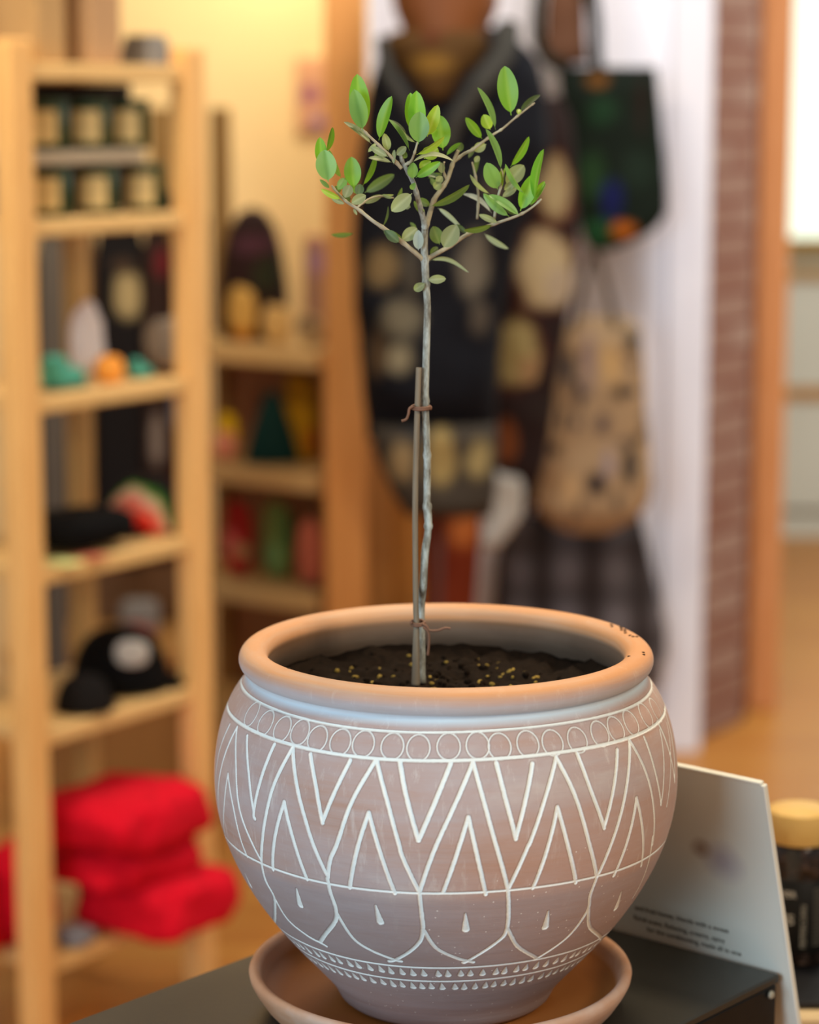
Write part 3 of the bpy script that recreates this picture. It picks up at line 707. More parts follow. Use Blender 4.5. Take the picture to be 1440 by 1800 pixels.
for (a, d, hw, hl) in ((wT - .004, LT / 2, .003, LT / 2 - .004), (.004, LT / 2, .003, LT / 2 - .004), (wT / 2, .004, wT / 2 - .004, .003), (wT / 2, LT - .004, wT / 2 - .004, .003)):
    b = MB(); b.box(Tp(a, d, ZT - .026), (hw, hl, .0178), RT, .001); build('apron_rail', b, metal, tb)
for a, d in ((wT - .012, .012), (.012, .012), (wT - .012, LT - .012), (.012, LT - .012)):
    b = MB(); b.box(Tp(a, d, (ZT - .045) / 2), (.0105, .0105, (ZT - .045) / 2), RT, .002); lg = build('leg', b, metal, tb)
b = MB(); bc = at(1355, 1737, 1.80); p = Tp(wT + .0005, .015, ZT - .013)
b.lathe((0, 0, 0), [(.001, 0), (.0034, 0), (.0034, .0014), (.0024, .0026), (.001, .0028)], 16)
Mr = Vector((0, 0, 1)).rotation_difference(ud).to_matrix(); b.v = [tuple(p + Mr @ Vector(v)) for v in b.v]
build('bolt', b, plain('9A9280', .25, .1), tb, label='small steel bolt at the table corner')

# ------------------------------------------------------------------ saucer and pot
AX = at(784, 1160, 1.8).x; AY = 1.80
SX = at(774, 1690, 1.8).x
def terracotta(name, wash=False):
    t = NT(name)
    n1 = t.noise(7, (1, 1, 2.2), 5, .6); n2 = t.noise(26, (.6, .6, 5), 4, .6); n3 = t.noise(3.2, (1, 1, 1), 2)
    if wash:
        col = t.ramp(n1, [(.30, 'A87A5E'), (.45, 'B49080'), (.58, 'B8A09A'), (.70, 'C8BCB6')])
        st_ = t.noise(14, (.35, .35, 9), 5, .65); col = t.mix(t.math('MULTIPLY', t.math('SUBTRACT', st_, .3, clamp=True), 1.3, clamp=True), col, 'B8AEAE')
        col = t.mix(t.math('MULTIPLY', n2, .3), col, 'A89C9C')
        sc_ = t.noise(60, (2.2, 2.2, .35), 4, .7)
        col = t.mix(t.math('MULTIPLY', t.math('SUBTRACT', sc_, .56, clamp=True), 3.5, clamp=True), col, 'D0C6C0')
        f3 = t.ramp(n3, [(.45, '000000'), (.66, 'FFFFFF')])
        col = t.mix(t.math('MULTIPLY', f3, .55), col, 'B8835F')
        col = t.mix(t.attr('low'), col, t.mix(n2, '98847E', 'A69CA0'))
        col = t.mix(t.math('MULTIPLY', t.attr('band'), t.math('ADD', .55, t.math('MULTIPLY', n2, .5))), col, 'C6DAE6')  # pale neck wash; the blue tint is a cool highlight put into the colour
        col = t.mix(t.math('MULTIPLY', t.attr('rim'), t.math('ADD', .55, t.math('MULTIPLY', n1, .6)), clamp=True), col, t.mix(t.math('MULTIPLY', t.math('SUBTRACT', st_, .38, clamp=True), 2.4, clamp=True), 'D8965C', 'CDB096'))
        fleck = t.n('ShaderNodeTexVoronoi'); fleck.inputs['Scale'].default_value = 150; t.l(t.coord(), fleck.inputs['Vector'])
        ff = t.math('MULTIPLY', t.math('LESS_THAN', fleck.outputs['Distance'], .10), t.math('GREATER_THAN', n3, .56))
        col = t.mix(t.math('MULTIPLY', ff, .6), col, 'E8E0D8')
        col = t.mix(t.attr('edge'), col, '6E5850')
        lw = t.mix(n2, 'DCE4E0', 'F6F6F0')
        col = t.mix(t.attr('wash'), col, lw)
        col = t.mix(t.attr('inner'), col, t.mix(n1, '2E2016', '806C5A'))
        t.bump(n2, .0006, .6)
        return t.fin(col, .62, .35)
    col = t.ramp(n1, [(.3, 'BC8058'), (.5, 'C89878'), (.66, 'D2B8A8')]); col = t.mix(t.math('MULTIPLY', n2, .35), col, 'A87C60')
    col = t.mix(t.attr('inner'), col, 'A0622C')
    t.bump(n2, .0006, .5)
    return t.fin(col, .6, .35)

SZ0, SRIM, SFL = ZT, .942, .917
prof = [(.001, SZ0), (.122, SZ0), (.130, SZ0 + .003), (.138, SZ0 + .012), (.1445, SZ0 + .022), (.1475, SRIM - .007), (.1482, SRIM - .003), (.1470, SRIM - .0005), (.1440, SRIM + .0005), (.1405, SRIM - .001), (.1385, SRIM - .005), (.135, SRIM - .014), (.126, SFL + .004), (.118, SFL), (.06, SFL - .0005), (.001, SFL)]
b = MB(); b.lathe((SX, AY, 0), [(r_, z_) for r_, z_ in prof], 160)
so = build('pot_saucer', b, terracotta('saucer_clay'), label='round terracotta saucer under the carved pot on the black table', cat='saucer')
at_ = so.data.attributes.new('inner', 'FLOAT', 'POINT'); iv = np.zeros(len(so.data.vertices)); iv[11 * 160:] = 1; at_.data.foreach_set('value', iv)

tree = thing('potted_olive_tree', (AX, AY, SFL), 'young olive tree staked in a big carved whitewashed terracotta pot', 'potted plant')
PT = [(1.1715, .1515), (1.1577, .1629), (1.1404, .1690), (1.123, .1737), (1.1057, .1767), (1.0884, .1769), (1.0711, .1741), (1.0537, .1695), (1.0364, .1636), (1.0191, .1560), (1.0018, .1455), (.9845, .1320), (.9671, .1180), (.9498, .1030), (.9325, .0875)]
_c = np.polynomial.Polynomial.fit([a for a, _ in PT], [r_ for _, r_ in PT], 7)
def RZ(z): return _c(z)
RC, RT_, ZR = .1460, .0110, 1.1860
# ray -> pot surface (angle from the front, height)
def hit(px, py):
    dirv = (at(px, py, 1.8) - Vector((0, 0, CAM_H))) / 1.8
    lo = None
    for k in range(260):
        y = 1.60 + k * .001
        p = Vector((0, 0, CAM_H)) + dirv * y
        zz = min(max(p.z, .9325), 1.1715); r_ = math.hypot(p.x - AX, p.y - AY)
        if r_ <= RZ(zz): break
    else:
        # just outside the silhouette: take the closest approach
        best = min((abs(math.hypot(dirv.x * (1.6 + k * .001) - AX, 1.6 + k * .001 - AY) - RZ(min(max(CAM_H + dirv.z * (1.6 + k * .001), .9325), 1.1715))), 1.6 + k * .001) for k in range(260))
        y = best[1]; p = Vector((0, 0, CAM_H)) + dirv * y
    return math.atan2(p.x - AX, AY - p.y), p.z
z1 = lambda L: [(360 + u / 3.273, 1040 + v / 3.273) for u, v in L]
z2 = lambda L: [(760 + u / 3.13, 1040 + v / 3.13) for u, v in L]
z3 = lambda L: [(360 + u / 3.273, 1440 + v / 3.273) for u, v in L]
z4 = lambda L: [(760 + u / 3.13, 1440 + v / 3.13) for u, v in L]
S = []      # strokes (pixels, half width m)
WB = .00150
S += [(z1([(187, 780), (180, 1000), (200, 1250), (270, 1440)]) + z3([(325, 240)]), WB * .8),
      (z1([(187, 780), (110, 960), (76, 1200), (92, 1380)]), WB * .8),
      (z1([(145, 765), (82, 930), (62, 1100)]), WB * .7),
      (z1([(505, 900), (400, 1110), (350, 1300), (332, 1440)]) + z3([(325, 240)]), WB),
      (z1([(510, 900), (535, 1130), (580, 1310)]) + z3([(620, 130), (680, 275), (710, 330)]), WB),
      (z1([(985, 970), (850, 1200), (765, 1440)]) + z3([(725, 230), (708, 335)]), WB),
      (z1([(990, 970), (1050, 1200), (1115, 1440)]) + z3([(1140, 220), (1235, 420)]), WB),
      (z2([(222, 940), (30, 1377)]) + z3([(1235, 420)]), WB),
      (z2([(225, 940), (290, 1180), (345, 1377)]) + z4([(415, 385)]), WB),
      (z2([(680, 910), (620, 1130), (540, 1377)]) + z4([(520, 160), (415, 385)]), WB),
      (z2([(680, 910), (780, 1110), (860, 1377)]) + z4([(905, 320)]), WB),
      (z2([(1085, 815), (1070, 1050), (990, 1377)]) + z4([(905, 320)]), WB),
      (z2([(1085, 815), (1190, 1040), (1215, 1377)]) + z4([(1212, 100), (1190, 240)]), WB * .8),
      # inner chevrons
      (z1([(135, 1050), (110, 1250), (128, 1440)]), WB * .7), (z1([(135, 1050), (165, 1250), (212, 1440)]) + z3([(245, 215)]), WB * .8),
      (z1([(460, 1210), (400, 1440)]) + z3([(392, 290)]), WB), (z1([(460, 1210), (515, 1440)]) + z3([(590, 345)]), WB),
      (z1([(945, 1270), (890, 1440)]) + z3([(835, 395)]), WB), (z1([(945, 1270), (990, 1440)]) + z3([(1095, 425)]), WB),
      (z2([(198, 1240)]) + z4([(60, 412)]), WB), (z2([(198, 1240)]) + z4([(293, 425)]), WB),
      (z2([(688, 1185)]) + z4([(550, 390)]), WB), (z2([(688, 1185)]) + z4([(745, 150), (790, 350)]), WB),
      (z2([(1122, 1135)]) + z4([(1060, 160), (1000, 310)]), WB), (z2([(1122, 1135), (1155, 1300)]) + z4([(1152, 255)]), WB * .9),
      # hanging Vs
      (z1([(245, 830), (255, 1050), (285, 1270)]), WB * .9), (z1([(400, 880), (330, 1060), (283, 1270), (290, 1305)]), WB),
      (z1([(610, 935), (640, 1120), (680, 1330)]), WB), (z1([(840, 970), (750, 1150), (680, 1320)]), WB),
      (z1([(1125, 980), (1160, 1180), (1230, 1430)]), WB * 1.1), (z1([(1415, 990), (1230, 1420)]), WB * 1.1),
      (z2([(350, 940), (400, 1130), (460, 1360)]), WB * 1.05), (z2([(548, 945), (515, 1130), (460, 1350)]), WB * 1.05),
      (z2([(795, 890), (870, 1090), (945, 1300)]), WB), (z2([(1015, 870), (995, 1100), (945, 1290)]), WB),
      (z2([(1165, 800), (1225, 980), (1260, 1170)]), WB * .8), (z2([(1252, 760), (1272, 900), (1260, 1170)]), WB * .7),
      (z2([(1290, 720), (1312, 960), (1290, 1180)]), WB * .6),
      # petals
      (z3([(1235, 420), (1250, 560), (1256, 630), (1240, 700), (1180, 760), (1095, 810), (1060, 815)]), WB * .95), (z3([(1262, 640), (1330, 740), (1440, 795)]) + z4([(195, 780), (225, 786)]), WB * .95),
      (z3([(708, 340), (725, 420), (755, 520), (745, 600), (665, 710)]), WB), (z3([(757, 535), (850, 680), (950, 750), (1095, 808), (1130, 818)]), WB * .9),
      (z3([(325, 240), (350, 350), (403, 460), (405, 560), (392, 600)]), WB * .9), (z3([(405, 460), (480, 580), (590, 670), (665, 710), (700, 730)]), WB * .85),
      (z4([(415, 385), (410, 600), (350, 680), (195, 780), (170, 787)]), WB * .95), (z4([(412, 600), (470, 700), (575, 765)]), WB * .95),
      (z4([(905, 320), (870, 420), (852, 505), (740, 650), (575, 765)]), WB * .9), (z4([(860, 490), (870, 600), (930, 660)]), WB * .9),
      (z4([(1190, 240), (1150, 350), (1105, 430)]), WB * .7)]
def sp2(L):
    return [(v.x, v.y) for v in smoothpath([(a_, z_, 0) for a_, z_ in L], 6)] if len(L) > 2 else L
strokes = [(sp2([hit(*p) for p in L]), w) for L, w in S]
# regular repeat around the unseen back (same motif, about 14 to the round)
zL1, zL2, zL3, zL4, zL5 = hit(784, 1287)[1], hit(784, 1337)[1], hit(784, 1570)[1], hit(784, 1701)[1], hit(784, 1725)[1]
per = math.radians(25.7)
th = math.radians(75)
while th < math.radians(276):
    c_ = th + per / 2; zi = (zL2 + zL3) / 2; zp = (zL3 + zL4) / 2 - .012
    strokes += [([(th, zL3), (c_, zL2)], WB), ([(c_, zL2), (th + per, zL3)], WB), ([(th + .1, zL2), (th, zi + .0), ], WB), ([(th - .1, zL2), (th, zi)], WB),
                ([(c_ - .11, zL3), (c_, zi + .01)], WB), ([(c_, zi + .01), (c_ + .11, zL3)], WB),
                ([(th, zL3), (th, zp + .01), (c_, zL4 + .006)], WB), ([(th + per, zL3), (th + per, zp + .01), (c_, zL4 + .006)], WB)]
    th += per
for zz, w in ((zL1, .0009), (zL2, .0012), (zL3, .0009), (zL4, .0010), (zL5, .0010)):
    strokes.append(([(math.radians(a), zz + .0007 * math.sin(a * .07)) for a in range(-90, 271, 6)], w))
# teeth and drops as (theta, z) tapered strokes
drops = []
for L in (z3([(530, 400), (550, 495)]), z3([(985, 495), (1012, 592)]), z4([(182, 520), (185, 608)]), z4([(637, 505), (622, 595)]), z4([(1040, 400), (1010, 490)]), z3([(232, 312), (262, 380)])):
    drops.append((hit(*L[0]), hit(*L[1]), .0006, .0028))
rr = random.Random(3)
for zz, off in ((zL4, 0), (zL5, .5)):
    for k in range(96):
        th = (k + off + rr.uniform(-.15, .15)) * 2 * math.pi / 96
        drops.append(((th, zz - .0022 - rr.uniform(0, .0006)), (th + .006, zz - .0074 - rr.uniform(0, .001)), .0005, .0025))
circ = [hit(*p) for p in z1([(268, 705), (350, 755), (447, 790), (550, 808), (652, 845), (782, 865), (915, 875), (1080, 890), (1230, 898)]) + z2([(90, 852), (250, 847), (370, 852), (525, 838), (660, 832), (797, 817), (920, 782), (1012, 757), (1095, 722), (1175, 680), (1232, 650)])]
for k in range(30): circ.append((math.radians(82 + k * 6.4), (zL1 + zL2) / 2))
# dense grid
th_f = np.linspace(math.radians(-98), math.radians(98), 1250, endpoint=False); th_b = np.linspace(math.radians(98), math.radians(262), 330, endpoint=False)
TH_ = np.concatenate([th_f, th_b]); NTH = len(TH_)
zrows = np.linspace(.9325, 1.1690, 430)
rrows = RZ(zrows)
NZ = len(zrows)
wash = np.zeros((NZ, NTH)); edge = np.zeros((NZ, NTH)); dep = np.zeros((NZ, NTH))
TG, ZG = np.meshgrid(TH_, zrows); RG = RZ(ZG)
dz = zrows[1] - zrows[0]
slope = np.gradient(rrows, zrows); stretch = np.sqrt(1 + slope ** 2)[:, None]
wn = np.random.RandomState(5)
roughn = wn.rand(NZ, NTH)
k5 = np.ones(5) / 5
for ax_ in (0, 1): roughn = np.apply_along_axis(lambda m_: np.convolve(m_, k5, mode='same'), ax_, roughn)
roughn = (roughn - .5) * 3
def stamp(p0, p1, w0, w1, depth, strength=1.0):
    tw = math.pi * 2
    for sh_ in (-tw, 0, tw):
        a0, a1 = p0[0] + sh_, p1[0] + sh_
        m_ = max(w0, w1) + .003
        zl, zh = min(p0[1], p1[1]) - m_, max(p0[1], p1[1]) + m_
        i0, i1 = np.searchsorted(zrows, [zl, zh])
        if i1 <= i0: continue
        rm = float(RZ(min(max((p0[1] + p1[1]) / 2, .9325), 1.169)))
        j0, j1 = np.searchsorted(TH_, [min(a0, a1) - m_ / rm, max(a0, a1) + m_ / rm])
        if j1 <= j0: continue
        T_, Z_ = TG[i0:i1, j0:j1], ZG[i0:i1, j0:j1]; st = stretch[i0:i1]
        ax_, az_ = (T_ - a0) * rm, (Z_ - p0[1]) * st; bx, bz = (a1 - a0) * rm, (p1[1] - p0[1]) * float(st.mean())
        L2 = bx * bx + bz * bz + 1e-12; tt = np.clip((ax_ * bx + az_ * bz) / L2, 0, 1)
        d = np.hypot(ax_ - tt * bx, az_ - tt * bz); w = w0 + (w1 - w0) * tt
        w = w * (1 + .22 * roughn[i0:i1, j0:j1])
        f = np.clip((w - d) / .0006 + .5, 0, 1)
        wash[i0:i1, j0:j1] = np.maximum(wash[i0:i1, j0:j1], f * strength)
        dep[i0:i1, j0:j1] = np.maximum(dep[i0:i1, j0:j1], depth * np.clip(1.3 - (d / w) ** 2, 0, 1))
        e_ = np.clip(1 - np.abs(d - w - .0004) / .0007, 0, 1) * .42
        edge[i0:i1, j0:j1] = np.maximum(edge[i0:i1, j0:j1], e_)
for pts, w in strokes:
    for a_, b_ in zip(pts[:-1], pts[1:]): stamp(a_, b_, w, w, .0009)
for p0, p1, w0, w1 in drops: stamp(p0, p1, w0, w1, .0009)
for cth, cz in circ:
    rm = float(RZ(cz)); n_ = 22; R_ = .0083
    pts = [(cth + R_ * .98 * math.cos(2 * math.pi * k / n_) / rm, cz + R_ * math.sin(2 * math.pi * k / n_)) for k in range(n_ + 1)]
    for a_, b_ in zip(pts[:-1], pts[1:]): stamp(a_, b_, .0005, .0005, .0005, .85)
edge *= (1 - wash)
wob = np.array([.0004 * math.sin(z * 900) for z in zrows])[:, None]
RR = RG - dep + wob * 0
rows = [np.stack([AX + RR * np.sin(TG), AY - RR * np.cos(TG), ZG], -1)]
extra_low = [(.001, SFL + .0005), (.070, SFL + .0005), (.078, SFL + .0015), (.082, SFL + .005), (.0850, SFL + .011)]
# rim: neck -> rolled lip -> inside
an = np.radians(np.linspace(-66, 205, 30)); lip = [(RC + RT_ * math.cos(a_), ZR + RT_ * .92 * math.sin(a_)) for a_ in an]
# lip profile starts under the roll, climbs outside, over the top and down inside
up = [(.1512, 1.1705), (.1500, 1.1715)] if False else []
ins = [(.1350, 1.172), (.1365, 1.166), (.142, 1.158), (.148, 1.148), (.150, 1.135)]
lip = lip
prof_up = [(.1506, 1.1735)] + [p for p in lip] + ins
def ring(r_, z_): return np.stack([AX + r_ * np.sin(TH_), AY - r_ * np.cos(TH_), np.full(NTH, z_)], -1)
allrows = [ring(r_, z_) for r_, z_ in extra_low] + list(rows[0]) + [ring(r_, z_) for r_, z_ in prof_up]
V = np.array(allrows); nr = V.shape[0]
me = bpy.data.meshes.new('pot'); V2 = V.reshape(-1, 3) - np.array(tree.location)
me.vertices.add(len(V2)); me.vertices.foreach_set('co', V2.astype(np.float32).ravel())
I, J = np.meshgrid(np.arange(nr - 1), np.arange(NTH), indexing='ij'); J2 = (J + 1) % NTH
quads = np.stack([I * NTH + J, I * NTH + J2, (I + 1) * NTH + J2, (I + 1) * NTH + J], -1).reshape(-1, 4)
nq = len(quads); me.loops.add(nq * 4); me.loops.foreach_set('vertex_index', quads.astype(np.int32).ravel())
me.polygons.add(nq); me.polygons.foreach_set('loop_start', np.arange(0, nq * 4, 4, dtype=np.int32))
try: me.polygons.foreach_set('loop_total', np.full(nq, 4, dtype=np.int32))
except Exception: pass
me.update(calc_edges=True); me.validate()
me.polygons.foreach_set('use_smooth', np.ones(len(me.polygons), dtype=bool))
def attr(name, body, low=0, upv=0):
    a_ = np.zeros((nr, NTH)); a_[:len(extra_low)] = low; a_[len(extra_low):len(extra_low) + NZ] = body
    k0 = len(extra_low) + NZ; a_[k0:] = np.array(upv)[:, None] if hasattr(upv, '__len__') else upv
    me.attributes.new(name, 'FLOAT', 'POINT').data.foreach_set('value', a_.ravel().astype(np.float32))
nu = len(prof_up)
attr('wash', wash); attr('edge', edge)
bandv = np.clip((ZG - (zL1 + .0035)) / .006, 0, 1)
attr('band', bandv, 0, [1] + [max(0, 1 - k / 9) * .9 for k in range(nu - 1)])
attr('low', np.clip((zL3 - ZG) / .01, 0, 1) * .75, 1)
nl = nu - 1 - len(ins)
attr('rim', 0 * ZG, 0, [0] + [float(np.clip((k - 6) / 6, 0, 1)) for k in range(nl)] + [.5] * len(ins))
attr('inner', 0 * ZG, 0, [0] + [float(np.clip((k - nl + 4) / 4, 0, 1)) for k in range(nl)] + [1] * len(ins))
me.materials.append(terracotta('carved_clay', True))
pot = bpy.data.objects.new('pot', me); COL.objects.link(pot); pot.parent = tree
pot['label'] = 'round terracotta pot carved with white chevrons, petals and circles'

# soil
b = MB(); n_, m_ = 90, 40; vs = []; SZ = 1.156
for i in range(m_ + 1):
    for j in range(n_):
        r_ = .147 * i / m_; a_ = 2 * math.pi * j / n_
        x, y = AX + r_ * math.cos(a_), AY + r_ * math.sin(a_)
        z = SZ + .006 * mnoise.noise(Vector((x * 22, y * 22, 1))) + .006 * mnoise.noise(Vector((x * 90, y * 90, 4))) + .003 * mnoise.noise(Vector((x * 300, y * 300, 4))) + .010 * (i / m_) ** 6
        vs.append((x, y, z - (0 if i < m_ else .0)))
fs = [(i * n_ + j, (i + 1) * n_ + j, (i + 1) * n_ + (j + 1) % n_, i * n_ + (j + 1) % n_) for i in range(m_) for j in range(n_)]
b.add(vs, fs)
for k in range(420):
    r_ = .14 * math.sqrt(random.random()); a_ = random.random() * 6.283; x, y = AX + r_ * math.cos(a_), AY + r_ * math.sin(a_)
    z = SZ + .006 * mnoise.noise(Vector((x * 22, y * 22, 1))) + .006 * mnoise.noise(Vector((x * 90, y * 90, 4)))
    s_ = random.uniform(.0012, .0032); fl = random.random() < .30
    Mx = Matrix.Rotation(random.random() * 6, 3, 'X') @ Matrix.Rotation(random.random() * 6, 3, 'Z')
    b.blob((x, y, z + s_ * .4), (s_, s_ * .7, s_ * .35) if fl else (s_, s_, s_ * .8), .9, Mx, 7, 4, mi=1 if fl else 0)
build('soil', b, [plain('1C130B', .95, .4, 260, .1), plain('A08438', .8, .3, 200)], tree, kind='stuff', label='dark potting soil with yellow flecks')
b = MB()
for (px, py) in ((1078, 1112), (1085, 1120), (1092, 1116), (1100, 1122), (1107, 1128), (1113, 1124), (1103, 1136), (1117, 1141), (1121, 1146), (1110, 1143), (1097, 1130), (1076, 1106), (1090, 1126), (1098, 1118), (494, 1184)):
    # crumbs lying on the lip: find lip point
    best = None
    for k in range(0, 360, 2):
        a_ = math.radians(k); p = Vector((AX + (RC + .002) * math.sin(a_), AY - (RC + .002) * math.cos(a_), ZR + RT_ * .9))
        q = proj(p); d_ = (q[0] - px) ** 2 + (q[1] - py) ** 2
        if best is None or d_ < best[0]: best = (d_, a_)
    a_ = best[1]; off = random.uniform(-.006, .006); zz_ = ZR + RT_ * .92 * math.sqrt(max(0, 1 - (off / RT_) ** 2))
    p = Vector((AX + (RC + off) * math.sin(a_), AY - (RC + off) * math.cos(a_), zz_))
    b.blob(p, (.0014, .0011, .0007), .9, None, 7, 4)
build('soil_crumbs', b, plain('2A1E14', .9), tree, kind='stuff')

# ------------------------------------------------------------------ stem, stake, ties, branches
YP = 1.815
def PX(L, Y=YP): return [at(a_, b_, Y) for a_, b_ in L]
pxm = 1.84 / FPX
t = NT('olive_bark'); n1 = t.noise(170, (1, 1, .3), 5, .7); n2 = t.noise(420, (1, 1, .3), 3)
cb = t.ramp(n1, [(.32, '5E5446'), (.48, '9C9E94'), (.62, 'C8D0CA')])
t.bump(n2, .0004, .8); bark = t.fin(t.mix(t.math('MULTIPLY', n2, .35), cb, '5A4A38'), .75, .2)
t = NT('twig_bark'); n1 = t.noise(90, (1, 1, .5), 5)
twig = t.fin(t.ramp(n1, [(.3, '94846A'), (.55, 'B0A68C'), (.75, 'B8B8A8')]), .75, .2)
st = [(742, 1200), (740, 1120), (741, 1060), (744, 1026), (747, 974), (752, 940), (753, 915), (751, 888), (751, 853), (751, 800), (749, 750), (747.5, 705), (749, 633), (751.5, 543), (749, 500), (747, 457), (746, 430), (747, 405), (747, 395)]
pts = smoothpath([at(a_, b_, YP + (.012 if b_ > 1050 else .004)) for a_, b_ in st], 6)
rad = [(.0031 + .0004 * mnoise.noise(p * 60) - .0006 * (i / len(pts))) for i, p in enumerate(pts)]
for i, p in enumerate(pts):
    for ky in (891, 705, 500, 457, 925, 800):
        if abs(proj(p)[1] - ky) < 5: rad[i] += .0007
b = MB(); b.tube(pts, rad, 14); trunk = build('trunk', b, bark, tree)
b = MB(); pts = smoothpath([at(a_, b_, YP - .002) for a_, b_ in ((731, 1204), (731.5, 1150), (732, 1090), (731, 1053), (730, 888), (733, 750), (736.5, 646))], 8)
b.tube(pts, [.0034 - .0012 * min(1, i / 16) for i in range(len(pts))], 12); build('stake', b, wood('8C7E6A', '6C5E4C', 'z', .8, 30), tree)
def tie(cx, cy, rx, tail, name='tie'):
    b = MB(); c = at(cx, cy, YP); L = []
    for k in range(40):
        a_ = 2 * math.pi * k / 20; L.append(c + Vector((rx * math.cos(a_), .0062 * math.sin(a_), .0012 * (k / 20 - 1) + .0008 * math.sin(a_))))
    b.tube(L, .00105, 8)
    for tl in tail: b.tube(smoothpath([at(x, y, YP - .006) for x, y in tl], 5), .0010, 8)
    build(name, b, plain('7A5642', .6, .2, 200), tree)
tie(741, 716, .0070, [[(727, 714), (720, 718), (718, 728), (714, 737), (706, 740)]])
tie(735, 1095, .0052, [[(742, 1096), (750, 1101), (755, 1108), (770, 1108), (782, 1104), (792, 1105)], [(744, 1102), (753, 1112), (754, 1130), (752, 1152)], [(725, 1093), (722, 1096)]])

def branch(L, r0, r1, mat=twig):
    pts = smoothpath([at(x, y, YP + dy) for x, y, dy in L], 5)
    n_ = len(pts); rad = [r0 + (r1 - r0) * i / (n_ - 1) + (.00035 if i % 7 == 3 else 0) for i in range(n_)]
    b = MB(); b.tube(pts, rad, 10); build('branch', b, mat, trunk)
branch([(747, 405, 0.004), (746, 392, 0), (741, 372, -.004), (735, 350, -.008), (727, 322, -.012), (716, 300, -.014), (708, 285, -.015), (704, 272, -.015)], .0023, .0014, bark)
branch([(748, 402, .004), (753, 385, .008), (763, 352, .014), (776, 333, .018), (787, 315, .02), (797, 285, .022), (806, 264, .022)], .0021, .0013)
branch([(797, 285, .022), (815, 271, .024), (831, 263, .026), (851, 248, .028), (868, 236, .030), (884, 226, .032), (905, 208, .034), (928, 190, .036), (940, 181, .038)], .0013, .0005)
branch([(745, 458, .004), (738, 451, .002), (708, 426, -.004), (682, 406, -.006), (655, 388, -.008), (630, 368, -.010), (611, 356, -.012), (596, 342, -.013), (583, 326, -.014)], .0019, .0007)
branch([(748, 457, .004), (760, 450, .008), (792, 432, .014), (815, 416, .016), (839, 404, .018), (877, 391, .016), (913, 378, .010), (935, 365, .006), (952, 350, .004)], .0019, .0006)
branch([(869, 384, .016), (874, 352, .014), (880, 330, .012), (884, 312, .010), (881, 297, .010)], .0011, .0007)
branch([(706, 296, -.015), (690, 278, -.018), (667, 256, -.022), (650, 240, -.026), (636, 226, -.028)], .0014, .0007)
branch([(712, 290, -.015), (723, 283, -.018), (729, 268, -.022), (734, 250, -.024)], .0012, .0007)
branch([(839, 385, .04), (841, 345, .045), (836, 310, .05), (830, 285, .052)], .0010, .0006)
branch([(785, 318, .02), (780, 300, .016), (781, 285, .012)], .0009, .0005)
branch([(628, 365, -.010), (648, 350, .0), (668, 345, .01), (692, 348, .02)], .0008, .0005)

# ------------------------------------------------------------------ leaves
def leafmat(name, top, under, edgec, rough=.42):
    t = NT(name)
    geo = t.n('ShaderNodeNewGeometry'); m = t.attr('mid'); v = t.attr('vary')
    nz = t.noise(140, detail=3)
    top_ = t.mix(t.math('MULTIPLY', nz, .35), top, under)
    und_ = under
    col = t.mix(geo.outputs['Backfacing'], top_, und_)
    col = t.mix(t.math('MULTIPLY', m, .35), col, edgec)
    hs = t.n('ShaderNodeHueSaturation'); t.l(col, hs.inputs['Color']); t.l(t.math('ADD', .8, t.math('MULTIPLY', v, .4)), hs.inputs['Value'])
    t.fin(hs.outputs[0], rough, .45)
    tr = t.n('ShaderNodeBsdfTranslucent'); t.l(t.mix(.5, hs.outputs[0], 'A8D030'), tr.inputs[0])
    mx = t.n('ShaderNodeMixShader'); mx.inputs[0].default_value = .30
    t.l(t.b.outputs[0], mx.inputs[1]); t.l(tr.outputs[0], mx.inputs[2]); t.l(mx.outputs[0], t.t.nodes['Material Output'].inputs[0])
    return t.m
LM = [leafmat('leaf_bright', '5E9A1E', '78AC3C', 'A8C860'), leafmat('leaf_sage', '6E9E4C', '8CB070', '4A7A36'), leafmat('leaf_olive', '8A9068', 'A4AA84', 'C4C8A4', .6),
      leafmat('leaf_dark', '3E5638', '5A6C4C', '86946C', .5), leafmat('leaf_yellow', '98B834', 'B4C858', 'DCE088'), leafmat('leaf_silver', 'A4B2B0', 'B8C4C2', '8A9896', .6)]
LB = MB(); LB_mid = []; LB_var = []
rl = random.Random(11)
